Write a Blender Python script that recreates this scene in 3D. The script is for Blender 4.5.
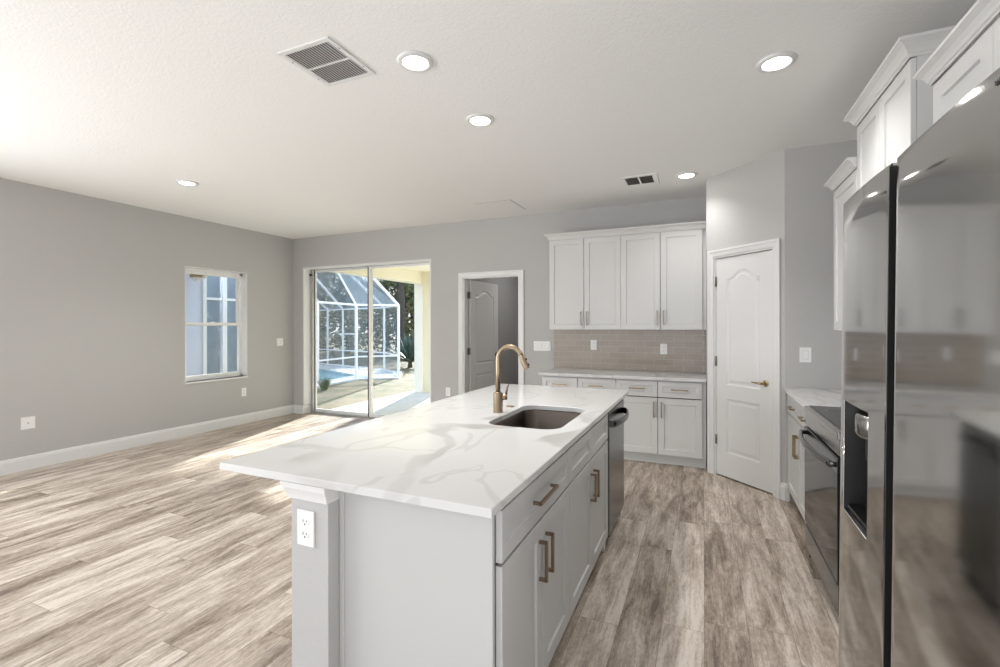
import bpy, bmesh, math, random
from math import sin, cos, pi, radians, atan2, hypot, sqrt
from mathutils import Vector, Matrix
from mathutils.geometry import tessellate_polygon

S = bpy.context.scene
C = S.collection
for o in list(S.objects):
    bpy.data.objects.remove(o)

# ------------------------------------------------------------------ camera
cam = bpy.data.cameras.new('camera')
camo = bpy.data.objects.new('camera', cam)
C.objects.link(camo)
cam.sensor_width = 36.0
cam.lens = 464.82 / 1000 * 36.0
cam.shift_y = -0.00765
cam.clip_start = 0.02
cam.clip_end = 300
camo.matrix_world = (Matrix.Translation((0, 0, 1.37)) @ Matrix.Rotation(radians(23.661), 4, 'Z')
                     @ Matrix.Rotation(radians(90), 4, 'X') @ Matrix.Rotation(radians(-0.1157), 4, 'Z'))
S.camera = camo

# ------------------------------------------------------------------ world, sun, fill lights, exposure
S.view_settings.view_transform = 'Standard'
S.view_settings.look = 'None'
S.view_settings.exposure = 0.3
S.view_settings.gamma = 1.0
S.view_settings.use_curve_mapping = False
S.cycles.max_bounces = 10
S.cycles.diffuse_bounces = 6
S.cycles.glossy_bounces = 5
S.cycles.transparent_max_bounces = 16
S.cycles.sample_clamp_indirect = 6.0
S.cycles.caustics_reflective = False
S.cycles.caustics_refractive = False

W = bpy.data.worlds.new('sky')
S.world = W
W.use_nodes = True
nt = W.node_tree
nt.nodes.clear()
wo = nt.nodes.new('ShaderNodeOutputWorld')
bg = nt.nodes.new('ShaderNodeBackground')
tc = nt.nodes.new('ShaderNodeTexCoord')
sp = nt.nodes.new('ShaderNodeSeparateXYZ')
rp = nt.nodes.new('ShaderNodeValToRGB')
nt.links.new(tc.outputs['Generated'], sp.inputs[0])
nt.links.new(sp.outputs['Z'], rp.inputs[0])
rp.color_ramp.elements[0].position = 0.0
rp.color_ramp.elements[0].color = (0.92, 0.95, 1.0, 1)
rp.color_ramp.elements[1].position = 0.7
rp.color_ramp.elements[1].color = (0.42, 0.6, 0.92, 1)
nt.links.new(rp.outputs[0], bg.inputs[0])
bg.inputs[1].default_value = 2.0
nt.links.new(bg.outputs[0], wo.inputs[0])


def lamp(name, kind, loc, direction, energy, color=(1, 1, 1), **kw):
    l = bpy.data.lights.new(name, kind)
    l.energy = energy
    l.color = color
    for k, v in kw.items():
        setattr(l, k, v)
    o = bpy.data.objects.new(name, l)
    C.objects.link(o)
    o.location = loc
    o.rotation_euler = Vector(direction).to_track_quat('-Z', 'Y').to_euler()
    return o


SUN_AZ = (0.30, -0.954)
lamp('sun', 'SUN', (0, 0, 8), (SUN_AZ[0] * cos(radians(20)), SUN_AZ[1] * cos(radians(20)), -sin(radians(20))),
     14.0, (1.0, 0.985, 0.96), angle=radians(1.2))
# added area lamps out of view that fill the room; no known windows
lamp('fill_light_rear', 'AREA', (-2.4, -3.85, 1.35), (0, 1, 0.6), 5, (0.96, 0.98, 1.0),
     shape='RECTANGLE', size=5.6, size_y=2.1)
lamp('fill_light_side', 'AREA', (-5.85, -1.0, 1.25), (1, 0.0, 0.12), 200, (0.96, 0.98, 1.0),
     shape='RECTANGLE', size=3.8, size_y=1.9)
lamp('fill_light_right', 'AREA', (1.08, -.55, 1.3), (-1, 0.0, 0.45), 38, (0.96, 0.98, 1.0),
     shape='RECTANGLE', size=2.6, size_y=1.9)
lamp('bedroom_fill_light', 'AREA', (-2.1, 7.0, 2.6), (0, 0, -1), 14, (1.0, 0.97, 0.93), shape='DISK', size=.5)  # added lamp to brighten the bedroom; no known fixture

# ------------------------------------------------------------------ materials
MATS = {}


def mat(name, color=(0.8, 0.8, 0.8), rough=0.5, metal=0.0, bump=None, spec=0.5, **kw):
    m = bpy.data.materials.new(name)
    m.use_nodes = True
    n = m.node_tree.nodes
    b = n['Principled BSDF']
    b.inputs['Base Color'].default_value = (*color, 1)
    b.inputs['Roughness'].default_value = rough
    b.inputs['Metallic'].default_value = metal
    b.inputs['Specular IOR Level'].default_value = spec
    for k, v in kw.items():
        b.inputs[k].default_value = v
    tcn = n.new('ShaderNodeTexCoord')
    nz = n.new('ShaderNodeTexNoise')
    nz.inputs['Scale'].default_value = bump[0] if bump else 6.0
    nz.inputs['Detail'].default_value = bump[2] if bump and len(bump) > 2 else 3.0
    m.node_tree.links.new(tcn.outputs['Object'], nz.inputs['Vector'])
    if bump:
        bp = n.new('ShaderNodeBump')
        bp.inputs['Strength'].default_value = bump[1]
        bp.inputs['Distance'].default_value = bump[3] if len(bump) > 3 else 0.004
        m.node_tree.links.new(nz.outputs['Fac'], bp.inputs['Height'])
        m.node_tree.links.new(bp.outputs['Normal'], b.inputs['Normal'])
    else:   # very slight roughness variation
        mr = n.new('ShaderNodeMapRange')
        mr.inputs['To Min'].default_value = max(0.0, rough - 0.02)
        mr.inputs['To Max'].default_value = min(1.0, rough + 0.02)
        m.node_tree.links.new(nz.outputs['Fac'], mr.inputs['Value'])
        m.node_tree.links.new(mr.outputs['Result'], b.inputs['Roughness'])
    MATS[name] = m
    return m


def N(m, t, **kw):
    n = m.node_tree.nodes.new(t)
    for k, v in kw.items():
        if k in n.inputs:
            n.inputs[k].default_value = v
        else:
            setattr(n, k, v)
    return n


def L(m, a, b):
    m.node_tree.links.new(a, b)


mat('wall_paint', (0.49, 0.485, 0.475), 0.75, bump=(120, 0.4, 2, 0.004))
mat('ceiling_paint', (0.86, 0.86, 0.85), 0.9, bump=(80, 0.38, 4, 0.006))
mat('trim_paint', (0.74, 0.74, 0.735), 0.35)
mat('cabinet_paint', (0.635, 0.635, 0.625), 0.38)
mat('island_paint', (0.56, 0.56, 0.55), 0.40)
mat('plate_plastic', (0.86, 0.86, 0.85), 0.3)
mat('slot_dark', (0.03, 0.03, 0.03), 0.6)
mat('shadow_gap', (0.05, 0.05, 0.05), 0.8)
mat('brass', (0.42, 0.32, 0.18), 0.33, 1.0)
mat('bronze', (0.30, 0.22, 0.16), 0.32, 1.0)
mat('champagne', (0.33, 0.255, 0.18), 0.34, 1.0)
mat('nickel', (0.28, 0.26, 0.22), 0.35, 1.0)
mat('nickel_dull', (0.20, 0.20, 0.195), 0.6)
mat('switch_seam', (0.45, 0.45, 0.44), 0.6)
mat('black_metal', (0.02, 0.02, 0.02), 0.35, 0.5)
mat('black_plastic', (0.018, 0.018, 0.018), 0.35)
mat('black_glass', (0.012, 0.012, 0.013), 0.07, 0.0, spec=0.2)
mat('dark_glass', (0.03, 0.035, 0.035), 0.05, 0.0, spec=0.8)
mat('white_frame', (0.88, 0.88, 0.87), 0.35)
mat('grey_alu', (0.48, 0.48, 0.47), 0.35, 0.6)
mat('stucco_cream', (0.80, 0.75, 0.60), 0.85, bump=(60, 0.4, 3, 0.01))
mat('stucco_white', (0.85, 0.84, 0.80), 0.85, bump=(60, 0.4, 3, 0.01))
mat('stucco_blue', (0.72, 0.76, 0.86), 0.85, bump=(60, 0.4, 3, 0.01))
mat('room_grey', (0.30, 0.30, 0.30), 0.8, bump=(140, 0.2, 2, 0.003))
mat('bark', (0.10, 0.085, 0.07), 0.95, bump=(14, 0.9, 5, 0.04))
mat('chrome', (0.8, 0.8, 0.8), 0.12, 1.0)

# quartz with broken grey veins
m = mat('quartz', (0.80, 0.795, 0.785), 0.10, spec=0.5)
b = m.node_tree.nodes['Principled BSDF']
for l in list(b.inputs['Roughness'].links):
    m.node_tree.links.remove(l)
b.inputs['Roughness'].default_value = 0.09
t = N(m, 'ShaderNodeTexCoord')
mp = N(m, 'ShaderNodeMapping')
mp.inputs['Rotation'].default_value = (0, 0, radians(-30))
mp.inputs['Scale'].default_value = (1.0, 0.62, 1.0)
L(m, t.outputs['Object'], mp.inputs[0])


def vein(scale, dist, width, off, detail=3.0):
    n1 = N(m, 'ShaderNodeTexNoise', Scale=scale, Detail=detail, Distortion=dist)
    va = N(m, 'ShaderNodeVectorMath', operation='ADD')
    va.inputs[1].default_value = off
    L(m, mp.outputs[0], va.inputs[0])
    L(m, va.outputs[0], n1.inputs['Vector'])
    s = N(m, 'ShaderNodeMath', operation='SUBTRACT')
    s.inputs[1].default_value = 0.5
    L(m, n1.outputs['Fac'], s.inputs[0])
    a = N(m, 'ShaderNodeMath', operation='ABSOLUTE')
    L(m, s.outputs[0], a.inputs[0])
    r = N(m, 'ShaderNodeMapRange', interpolation_type='SMOOTHSTEP')
    r.inputs['From Min'].default_value = width * 0.35
    r.inputs['From Max'].default_value = width
    r.inputs['To Min'].default_value = 1.0
    r.inputs['To Max'].default_value = 0.0
    L(m, a.outputs[0], r.inputs['Value'])
    return r.outputs['Result']


v1 = vein(0.85, 0.7, 0.034, (3.1, 1.7, 0.2))
v2 = vein(1.9, 0.8, 0.014, (8.3, 4.2, 1.0))
msk = N(m, 'ShaderNodeTexNoise', Scale=1.7, Detail=2.0)
L(m, mp.outputs[0], msk.inputs['Vector'])
mr = N(m, 'ShaderNodeMapRange')
mr.inputs['From Min'].default_value = 0.35
mr.inputs['From Max'].default_value = 0.62
L(m, msk.outputs['Fac'], mr.inputs['Value'])
mu = N(m, 'ShaderNodeMath', operation='MULTIPLY')
L(m, v1, mu.inputs[0])
L(m, mr.outputs[0], mu.inputs[1])
mu2 = N(m, 'ShaderNodeMath', operation='MULTIPLY')
mu2.inputs[1].default_value = 0.35
L(m, v2, mu2.inputs[0])
mx = N(m, 'ShaderNodeMath', operation='MAXIMUM')
L(m, mu.outputs[0], mx.inputs[0])
L(m, mu2.outputs[0], mx.inputs[1])
cm = N(m, 'ShaderNodeMix', data_type='RGBA')
cm.inputs['A'].default_value = (0.68, 0.68, 0.672, 1)
cm.inputs['B'].default_value = (0.44, 0.43, 0.41, 1)
mf = N(m, 'ShaderNodeMath', operation='MULTIPLY')
mf.inputs[1].default_value = 0.85
L(m, mx.outputs[0], mf.inputs[0])
L(m, mf.outputs[0], cm.inputs['Factor'])
L(m, cm.outputs['Result'], b.inputs['Base Color'])

# vinyl plank floor
m = mat('plank_floor', (0.4, 0.33, 0.27), 0.42, spec=0.4)
b = m.node_tree.nodes['Principled BSDF']
t = N(m, 'ShaderNodeTexCoord')
sx = N(m, 'ShaderNodeSeparateXYZ')
L(m, t.outputs['Object'], sx.inputs[0])
cx = N(m, 'ShaderNodeCombineXYZ')
L(m, sx.outputs['Y'], cx.inputs['X'])
L(m, sx.outputs['X'], cx.inputs['Y'])
def M1(op, a_, b_=None):
    q = N(m, 'ShaderNodeMath', operation=op)
    for k, v in enumerate((a_, b_)):
        if v is None:
            continue
        if isinstance(v, (int, float)):
            q.inputs[k].default_value = v
        else:
            L(m, v, q.inputs[k])
    return q.outputs[0]


row_f = M1('DIVIDE', sx.outputs['X'], 0.18)
row = M1('FLOOR', row_f)
wn1 = N(m, 'ShaderNodeTexWhiteNoise', noise_dimensions='1D')
L(m, row, wn1.inputs['W'])
len_f = M1('ADD', M1('DIVIDE', sx.outputs['Y'], 1.22), M1('MULTIPLY', wn1.outputs['Value'], 7.0))
idx = M1('FLOOR', len_f)
cc = N(m, 'ShaderNodeCombineXYZ')
L(m, row, cc.inputs['X'])
L(m, idx, cc.inputs['Y'])
wn2 = N(m, 'ShaderNodeTexWhiteNoise', noise_dimensions='2D')
L(m, cc.outputs[0], wn2.inputs['Vector'])
plank_rnd = wn2.outputs['Value']
fr1 = M1('FRACT', row_f)
fr2 = M1('FRACT', len_f)
e1 = M1('MULTIPLY', M1('MINIMUM', fr1, M1('SUBTRACT', 1.0, fr1)), 0.18)
e2 = M1('MULTIPLY', M1('MINIMUM', fr2, M1('SUBTRACT', 1.0, fr2)), 1.22)
seam = M1('LESS_THAN', M1('MINIMUM', e1, e2), 0.0012)
# grain, moved along by a different amount on each plank
off = N(m, 'ShaderNodeMath', operation='MULTIPLY')
off.inputs[1].default_value = 37.0
L(m, plank_rnd, off.inputs[0])
cv = N(m, 'ShaderNodeCombineXYZ')
L(m, off.outputs[0], cv.inputs['Z'])
L(m, off.outputs[0], cv.inputs['X'])
va = N(m, 'ShaderNodeVectorMath', operation='ADD')
L(m, cx.outputs[0], va.inputs[0])
L(m, cv.outputs[0], va.inputs[1])


def grain(sc, scale, detail, rough, dist=0.0):
    mp = N(m, 'ShaderNodeMapping')
    mp.inputs['Scale'].default_value = sc
    L(m, va.outputs[0], mp.inputs[0])
    g = N(m, 'ShaderNodeTexNoise', Scale=scale, Detail=detail, Roughness=rough, Distortion=dist)
    L(m, mp.outputs[0], g.inputs['Vector'])
    return g.outputs['Fac']


g1 = grain((1.0, 5.5, 1.0), 2.3, 6.0, 0.66, 0.5)     # broad cloudy streaks
g2 = grain((1.6, 34.0, 1.0), 3.0, 5.0, 0.7)    # fine grain
g3 = grain((5.0, 16.0, 1.0), 5.0, 6.0, 0.75, 1.0)     # weathered flecks
cr = N(m, 'ShaderNodeValToRGB')
e = cr.color_ramp.elements
e[0].position = 0.33
e[0].color = (0.145, 0.110, 0.084, 1)
e[1].position = 0.65
e[1].color = (0.67, 0.60, 0.53, 1)
x = e.new(0.43)
x.color = (0.295, 0.238, 0.188, 1)
x = e.new(0.54)
x.color = (0.47, 0.40, 0.335, 1)


def lin(pairs, const):
    acc = None
    for s, k in pairs:
        q = N(m, 'ShaderNodeMath', operation='MULTIPLY')
        q.inputs[1].default_value = k
        L(m, s, q.inputs[0])
        if acc is None:
            ad = N(m, 'ShaderNodeMath', operation='ADD')
            ad.inputs[1].default_value = const
            L(m, q.outputs[0], ad.inputs[0])
        else:
            ad = N(m, 'ShaderNodeMath', operation='ADD')
            L(m, q.outputs[0], ad.inputs[0])
            L(m, acc, ad.inputs[1])
        acc = ad.outputs[0]
    return acc


f = lin([(g1, 0.75), (g2, 0.30), (g3, 0.42), (plank_rnd, 0.15)], -0.29)
L(m, f, cr.inputs[0])
dk = N(m, 'ShaderNodeMix', data_type='RGBA', blend_type='MULTIPLY')
dk.inputs['B'].default_value = (0.55, 0.5, 0.45, 1)
L(m, seam, dk.inputs['Factor'])
L(m, cr.outputs[0], dk.inputs['A'])
L(m, dk.outputs['Result'], b.inputs['Base Color'])
bp = N(m, 'ShaderNodeBump', Strength=0.12, Distance=0.002)
L(m, g2, bp.inputs['Height'])
L(m, bp.outputs[0], b.inputs['Normal'])

# subway tile
m = mat('subway_tile', (0.4, 0.37, 0.33), 0.16, spec=0.5)
b = m.node_tree.nodes['Principled BSDF']
t = N(m, 'ShaderNodeTexCoord')
sx = N(m, 'ShaderNodeSeparateXYZ')
L(m, t.outputs['Object'], sx.inputs[0])
cx = N(m, 'ShaderNodeCombineXYZ')
L(m, sx.outputs['X'], cx.inputs['X'])
L(m, sx.outputs['Z'], cx.inputs['Y'])
br = N(m, 'ShaderNodeTexBrick', Scale=1.0)
br.offset = 0.5
br.inputs['Color1'].default_value = (0.345, 0.292, 0.242, 1)
br.inputs['Color2'].default_value = (0.39, 0.335, 0.28, 1)
br.inputs['Mortar'].default_value = (0.50, 0.475, 0.43, 1)
br.inputs['Mortar Size'].default_value = 0.0022
br.inputs['Brick Width'].default_value = 0.20
br.inputs['Row Height'].default_value = 0.0665
L(m, cx.outputs[0], br.inputs['Vector'])
L(m, br.outputs['Color'], b.inputs['Base Color'])
bp = N(m, 'ShaderNodeBump', Strength=0.4, Distance=0.002, invert=True)
L(m, br.outputs['Fac'], bp.inputs['Height'])
L(m, bp.outputs[0], b.inputs['Normal'])

# brushed stainless steel


def steel(name, col, rough, axis, amp=0.05, wave=0.0):
    m = mat(name, col, rough, 1.0)
    b = m.node_tree.nodes['Principled BSDF']
    for l in list(b.inputs['Roughness'].links):
        m.node_tree.links.remove(l)
    t = N(m, 'ShaderNodeTexCoord')
    mp = N(m, 'ShaderNodeMapping')
    mp.inputs['Scale'].default_value = axis
    L(m, t.outputs['Object'], mp.inputs[0])
    g = N(m, 'ShaderNodeTexNoise', Scale=8.0, Detail=4.0)
    L(m, mp.outputs[0], g.inputs['Vector'])
    mr = N(m, 'ShaderNodeMapRange')
    mr.inputs['To Min'].default_value = rough - amp
    mr.inputs['To Max'].default_value = rough + amp
    L(m, g.outputs['Fac'], mr.inputs['Value'])
    L(m, mr.outputs[0], b.inputs['Roughness'])
    bp = N(m, 'ShaderNodeBump', Strength=0.01, Distance=0.0001)
    L(m, g.outputs['Fac'], bp.inputs['Height'])
    last = bp
    if wave:
        g2 = N(m, 'ShaderNodeTexNoise', Scale=1.6, Detail=0.5)
        L(m, t.outputs['Object'], g2.inputs['Vector'])
        bp2 = N(m, 'ShaderNodeBump', Strength=0.5, Distance=wave)
        L(m, g2.outputs['Fac'], bp2.inputs['Height'])
        L(m, bp.outputs[0], bp2.inputs['Normal'])
        last = bp2
    L(m, last.outputs[0], b.inputs['Normal'])
    return m


steel('fridge_steel', (0.46, 0.46, 0.455), 0.085, (3, 3, 60), 0.03, 0.004)
steel('dark_steel', (0.15, 0.157, 0.157), 0.20, (60, 60, 3), 0.04)
steel('range_steel', (0.42, 0.415, 0.41), 0.20, (3, 3, 60), 0.04)
steel('sink_steel', (0.13, 0.108, 0.092), 0.30, (4, 40, 4), 0.06)

# emitters
for nm, st in (('lamp_lens', 14.0),):
    m = mat(nm, (1, 1, 1), 0.4)
    b = m.node_tree.nodes['Principled BSDF']
    b.inputs['Emission Color'].default_value = (1.0, 0.96, 0.9, 1)
    b.inputs['Emission Strength'].default_value = st


def glass_mat(name, tint, refl):
    m = bpy.data.materials.new(name)
    m.use_nodes = True
    m.node_tree.nodes.clear()
    out = N(m, 'ShaderNodeOutputMaterial')
    tr = N(m, 'ShaderNodeBsdfTransparent')
    tr.inputs[0].default_value = (*tint, 1)
    gl = N(m, 'ShaderNodeBsdfGlossy')
    gl.inputs['Roughness'].default_value = 0.01
    fr = N(m, 'ShaderNodeFresnel', IOR=1.45)
    mul = N(m, 'ShaderNodeMath', operation='MULTIPLY')
    mul.inputs[1].default_value = refl
    L(m, fr.outputs[0], mul.inputs[0])
    ms = N(m, 'ShaderNodeMixShader')
    L(m, mul.outputs[0], ms.inputs[0])
    L(m, tr.outputs[0], ms.inputs[1])
    L(m, gl.outputs[0], ms.inputs[2])
    L(m, ms.outputs[0], out.inputs[0])
    MATS[name] = m


glass_mat('pane_glass', (0.96, 0.98, 0.975), 0.2)


def screen_mat(name, col, cover):
    m = bpy.data.materials.new(name)
    m.use_nodes = True
    m.node_tree.nodes.clear()
    out = N(m, 'ShaderNodeOutputMaterial')
    tr = N(m, 'ShaderNodeBsdfTransparent')
    df = N(m, 'ShaderNodeBsdfDiffuse')
    df.inputs[0].default_value = (*col, 1)
    t = N(m, 'ShaderNodeTexCoord')
    nz = N(m, 'ShaderNodeTexNoise', Scale=9.0, Detail=4.0)
    L(m, t.outputs['Object'], nz.inputs['Vector'])
    mr = N(m, 'ShaderNodeMapRange')
    mr.inputs['To Min'].default_value = cover - 0.12
    mr.inputs['To Max'].default_value = cover + 0.12
    L(m, nz.outputs['Fac'], mr.inputs['Value'])
    ms = N(m, 'ShaderNodeMixShader')
    L(m, mr.outputs[0], ms.inputs[0])
    L(m, tr.outputs[0], ms.inputs[1])
    L(m, df.outputs[0], ms.inputs[2])
    L(m, ms.outputs[0], out.inputs[0])
    MATS[name] = m


screen_mat('insect_screen', (0.24, 0.27, 0.27), 0.24)
screen_mat('roof_screen', (0.36, 0.43, 0.50), 0.50)


def varied(name, cols, scale, detail=5.0, rough=0.9, bumpd=0.02, dist=0.0):
    m = mat(name, cols[0], rough)
    b = m.node_tree.nodes['Principled BSDF']
    t = N(m, 'ShaderNodeTexCoord')
    g = N(m, 'ShaderNodeTexNoise', Scale=scale, Detail=detail, Roughness=0.65, Distortion=dist)
    L(m, t.outputs['Object'], g.inputs['Vector'])
    cr = N(m, 'ShaderNodeValToRGB')
    cr.color_ramp.elements[0].position = 0.36
    cr.color_ramp.elements[0].color = (*cols[0], 1)
    cr.color_ramp.elements[1].position = 0.64
    cr.color_ramp.elements[1].color = (*cols[-1], 1)
    if len(cols) > 2:
        x = cr.color_ramp.elements.new(0.5)
        x.color = (*cols[1], 1)
    L(m, g.outputs['Fac'], cr.inputs[0])
    L(m, cr.outputs[0], b.inputs['Base Color'])
    bp = N(m, 'ShaderNodeBump', Strength=0.5, Distance=bumpd)
    L(m, g.outputs['Fac'], bp.inputs['Height'])
    L(m, bp.outputs[0], b.inputs['Normal'])
    return m


varied('lawn', [(0.08, 0.09, 0.03), (0.16, 0.13, 0.065), (0.21, 0.155, 0.095)], 2.6, 8, 0.95, 0.03)
varied('concrete', [(0.62, 0.61, 0.58), (0.72, 0.71, 0.68)], 3, 6, 0.8, 0.003)
varied('pool_water', [(0.10, 0.27, 0.34), (0.20, 0.40, 0.48)], 2.5, 3, 0.25, 0.01)
varied('leaves_olive', [(0.08, 0.09, 0.035), (0.18, 0.17, 0.075), (0.31, 0.25, 0.14)], 0.9, 6, 0.8)
varied('leaves_green', [(0.08, 0.12, 0.05), (0.17, 0.23, 0.10)], 1.2, 6, 0.8)
varied('agave_leaf', [(0.035, 0.07, 0.055), (0.10, 0.15, 0.12)], 2.0, 3, 0.55, 0.004)
MAT = MATS

# ------------------------------------------------------------------ mesh helpers


class MB:
    def __init__(s):
        s.v, s.f, s.m, s.mats, s.sm = [], [], [], [], []

    def _mi(s, mname):
        if mname not in s.mats:
            s.mats.append(mname)
        return s.mats.index(mname)

    def add(s, vs, fs, mname=None, smooth=False):
        b = len(s.v)
        s.v += [tuple(v) for v in vs]
        mi = s._mi(mname) if mname else 0
        for f in fs:
            s.f.append([b + i for i in f])
            s.m.append(mi)
            s.sm.append(smooth)
        return s

    def box(s, x0, y0, z0, x1, y1, z1, mname=None, ch=0.0):
        x0, x1 = sorted((x0, x1))
        y0, y1 = sorted((y0, y1))
        z0, z1 = sorted((z0, z1))
        if ch <= 0:
            vs = [(x, y, z) for z in (z0, z1) for y in (y0, y1) for x in (x0, x1)]
            fs = [(0, 2, 3, 1), (4, 5, 7, 6), (0, 1, 5, 4), (2, 6, 7, 3), (0, 4, 6, 2), (1, 3, 7, 5)]
            return s.add(vs, fs, mname)
        ch = min(ch, (x1 - x0) * .45, (y1 - y0) * .45, (z1 - z0) * .45)
        bm = bmesh.new()
        bmesh.ops.create_cube(bm, size=1)
        for v in bm.verts:
            v.co = Vector((x0 + (v.co.x + .5) * (x1 - x0), y0 + (v.co.y + .5) * (y1 - y0), z0 + (v.co.z + .5) * (z1 - z0)))
        bmesh.ops.bevel(bm, geom=list(bm.edges), offset=ch, segments=2, profile=0.5, affect='EDGES')
        bm.verts.index_update()
        s.add([v.co[:] for v in bm.verts], [[v.index for v in f.verts] for f in bm.faces], mname)
        bm.free()
        return s

    def rings(s, rings, mname=None, smooth=True, caps=True, closed=True):
        n = len(rings[0])
        b = []
        for r in rings:
            b += r
        fs = []
        for i in range(len(rings) - 1):
            for j in range(n if closed else n - 1):
                k = (j + 1) % n
                fs.append((i * n + j, i * n + k, (i + 1) * n + k, (i + 1) * n + j))
        s.add(b, fs, mname, smooth)
        if caps:
            s.add(rings[0], [list(range(n))[::-1]], mname, False)
            s.add(rings[-1], [list(range(n))], mname, False)
        return s

    def cyl(s, p0, p1, r0, r1=None, n=20, mname=None, smooth=True):
        r1 = r0 if r1 is None else r1
        return s.tube([p0, p1], [r0, r1], n, mname, smooth)

    def tube(s, pts, rad, n=14, mname=None, smooth=True):
        pts = [Vector(p) for p in pts]
        if not hasattr(rad, '__len__'):
            rad = [rad] * len(pts)
        up = None
        rings = []
        for i, p in enumerate(pts):
            d = (pts[min(i + 1, len(pts) - 1)] - pts[max(i - 1, 0)]).normalized()
            if up is None:
                a = Vector((0, 0, 1)) if abs(d.z) < .9 else Vector((1, 0, 0))
                up = a.cross(d).normalized()
            up = (up - d * up.dot(d)).normalized()
            w = d.cross(up)
            rings.append([tuple(p + (up * cos(2 * pi * k / n) + w * sin(2 * pi * k / n)) * rad[i]) for k in range(n)])
        return s.rings(rings, mname, smooth)

    def lathe(s, prof, c, n=40, mname=None, smooth=True, caps=False):
        rings = [[(c[0] + r * cos(2 * pi * k / n), c[1] + r * sin(2 * pi * k / n), c[2] + z) for k in range(n)] for r, z in prof]
        return s.rings(rings, mname, smooth, caps)

    def prism(s, poly, z0, z1, mname=None):
        n = len(poly)
        vs = [(x, y, z0) for x, y in poly] + [(x, y, z1) for x, y in poly]
        fs = [list(range(n))[::-1], list(range(n, 2 * n))] + [(i, (i + 1) % n, n + (i + 1) % n, n + i) for i in range(n)]
        return s.add(vs, fs, mname)

    def sweep(s, path, prof, mname=None, closed=False, side=1):
        """prof: list of (out, z); path: xy points; the profile sticks out to the left (side=1) of the path"""
        P = [Vector((x, y, 0)) for x, y in path]
        offs = []
        n = len(P)
        for i in range(n):
            def nrm(a, b):
                d = (b - a).normalized()
                return Vector((-d.y, d.x, 0)) * side
            if closed or 0 < i < n - 1:
                n0 = nrm(P[i - 1], P[i])
                n1 = nrm(P[i], P[(i + 1) % n])
                mm = (n0 + n1).normalized()
                offs.append(mm / max(.3, mm.dot(n0)))
            elif i == 0:
                offs.append(nrm(P[0], P[1]))
            else:
                offs.append(nrm(P[-2], P[-1]))
        rings = [[(P[i].x + offs[i].x * o, P[i].y + offs[i].y * o, z) for o, z in prof] for i in range(n)]
        if closed:
            rings.append(rings[0])
        return s.rings(rings, mname, False, not closed)

    def build(s, name, mname=None, parent=None, loc=None, rot=None):
        me = bpy.data.meshes.new(name)
        me.from_pydata(s.v, [], s.f)
        mats = s.mats or [mname]
        for x in mats:
            me.materials.append(MAT[x])
        if s.mats:
            me.polygons.foreach_set('material_index', s.m)
        me.polygons.foreach_set('use_smooth', s.sm)
        bm = bmesh.new()
        bm.from_mesh(me)
        bmesh.ops.remove_doubles(bm, verts=bm.verts, dist=1e-6)
        bmesh.ops.recalc_face_normals(bm, faces=bm.faces)
        bm.to_mesh(me)
        bm.free()
        o = bpy.data.objects.new(name, me)
        C.objects.link(o)
        if parent is not None:
            o.parent = parent
        if loc is not None:
            o.location = loc
        if rot is not None:
            o.rotation_euler = rot
        return o


def box(name, mname, x0, y0, z0, x1, y1, z1, parent=None, ch=0.0):
    return MB().box(x0, y0, z0, x1, y1, z1, None, ch).build(name, mname, parent)


def tag(o, label=None, cat=None, group=None, kind=None):
    if label:
        o['label'] = label
    if cat:
        o['category'] = cat
    if group:
        o['group'] = group
    if kind:
        o['kind'] = kind
    return o


def empty(name, loc=(0, 0, 0), rz=0.0, label=None, cat=None, group=None, kind=None):
    o = bpy.data.objects.new(name, None)
    o.empty_display_size = 0.1
    C.objects.link(o)
    o.location = loc
    o.rotation_euler = (0, 0, radians(rz))
    return tag(o, label, cat, group, kind)


def struct(o):
    return tag(o, kind='structure')


def offset_poly(poly, d):
    """inward offset of a counter-clockwise polygon"""
    n = len(poly)
    out = []
    for i in range(n):
        a, b_, c = Vector(poly[i - 1]), Vector(poly[i]), Vector(poly[(i + 1) % n])
        d0 = (b_ - a).normalized()
        d1 = (c - b_).normalized()
        n0 = Vector((-d0.y, d0.x))
        n1 = Vector((-d1.y, d1.x))
        mm = (n0 + n1)
        mm = mm.normalized() if mm.length > 1e-6 else n0
        k = d / max(0.35, mm.dot(n0))
        out.append((b_.x + mm.x * k, b_.y + mm.y * k))
    return out


# ------------------------------------------------------------------ the room
H = 2.745
XL, YB, XR, YR = -5.934, 5.415, 1.15, -4.0
XP, YP = 0.582, 4.222          # pantry corner
XD, YD = 0.0257, 4.7785        # other end of the pantry's slanted wall
T = 0.12

struct(box('floor', 'plank_floor', XL - 0.02, YR - 0.2, -0.12, XR + 0.2, 5.64, 0))
struct(box('ceiling', 'ceiling_paint', XL - 0.2, YR - 0.2, H, XR + 0.2, 5.64, H + 0.15))
# left wall with the window opening
WY0, WY1, WZ0, WZ1 = 3.736, 4.606, 0.668, 2.13
b = MB()
b.box(XL - .2, YR, 0, XL, WY0, H).box(XL - .2, WY1, 0, XL, YB + .22, H)
b.box(XL - .2, WY0, 0, XL, WY1, WZ0).box(XL - .2, WY0, WZ1, XL, WY1, H)
struct(b.build('wall_left', 'wall_paint'))
# back wall with slider opening and door opening
SX0, SX1, SZ1 = -5.735, -3.395, 2.287
DX0, DX1, DZ1 = -2.905, -2.105, 2.01
b = MB()
b.box(XL, YB, 0, SX0, YB + .22, H)
b.box(SX0, YB, SZ1, SX1, YB + .22, H)
b.box(SX1, YB, 0, -3.2, YB + .22, H)
b.box(-3.2, YB, 0, DX0, YB + T, H)
b.box(DX0, YB, DZ1, DX1, YB + T, H)
b.box(DX1, YB, 0, XR, YB + T, H)
struct(b.build('wall_back', 'wall_paint'))
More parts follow.
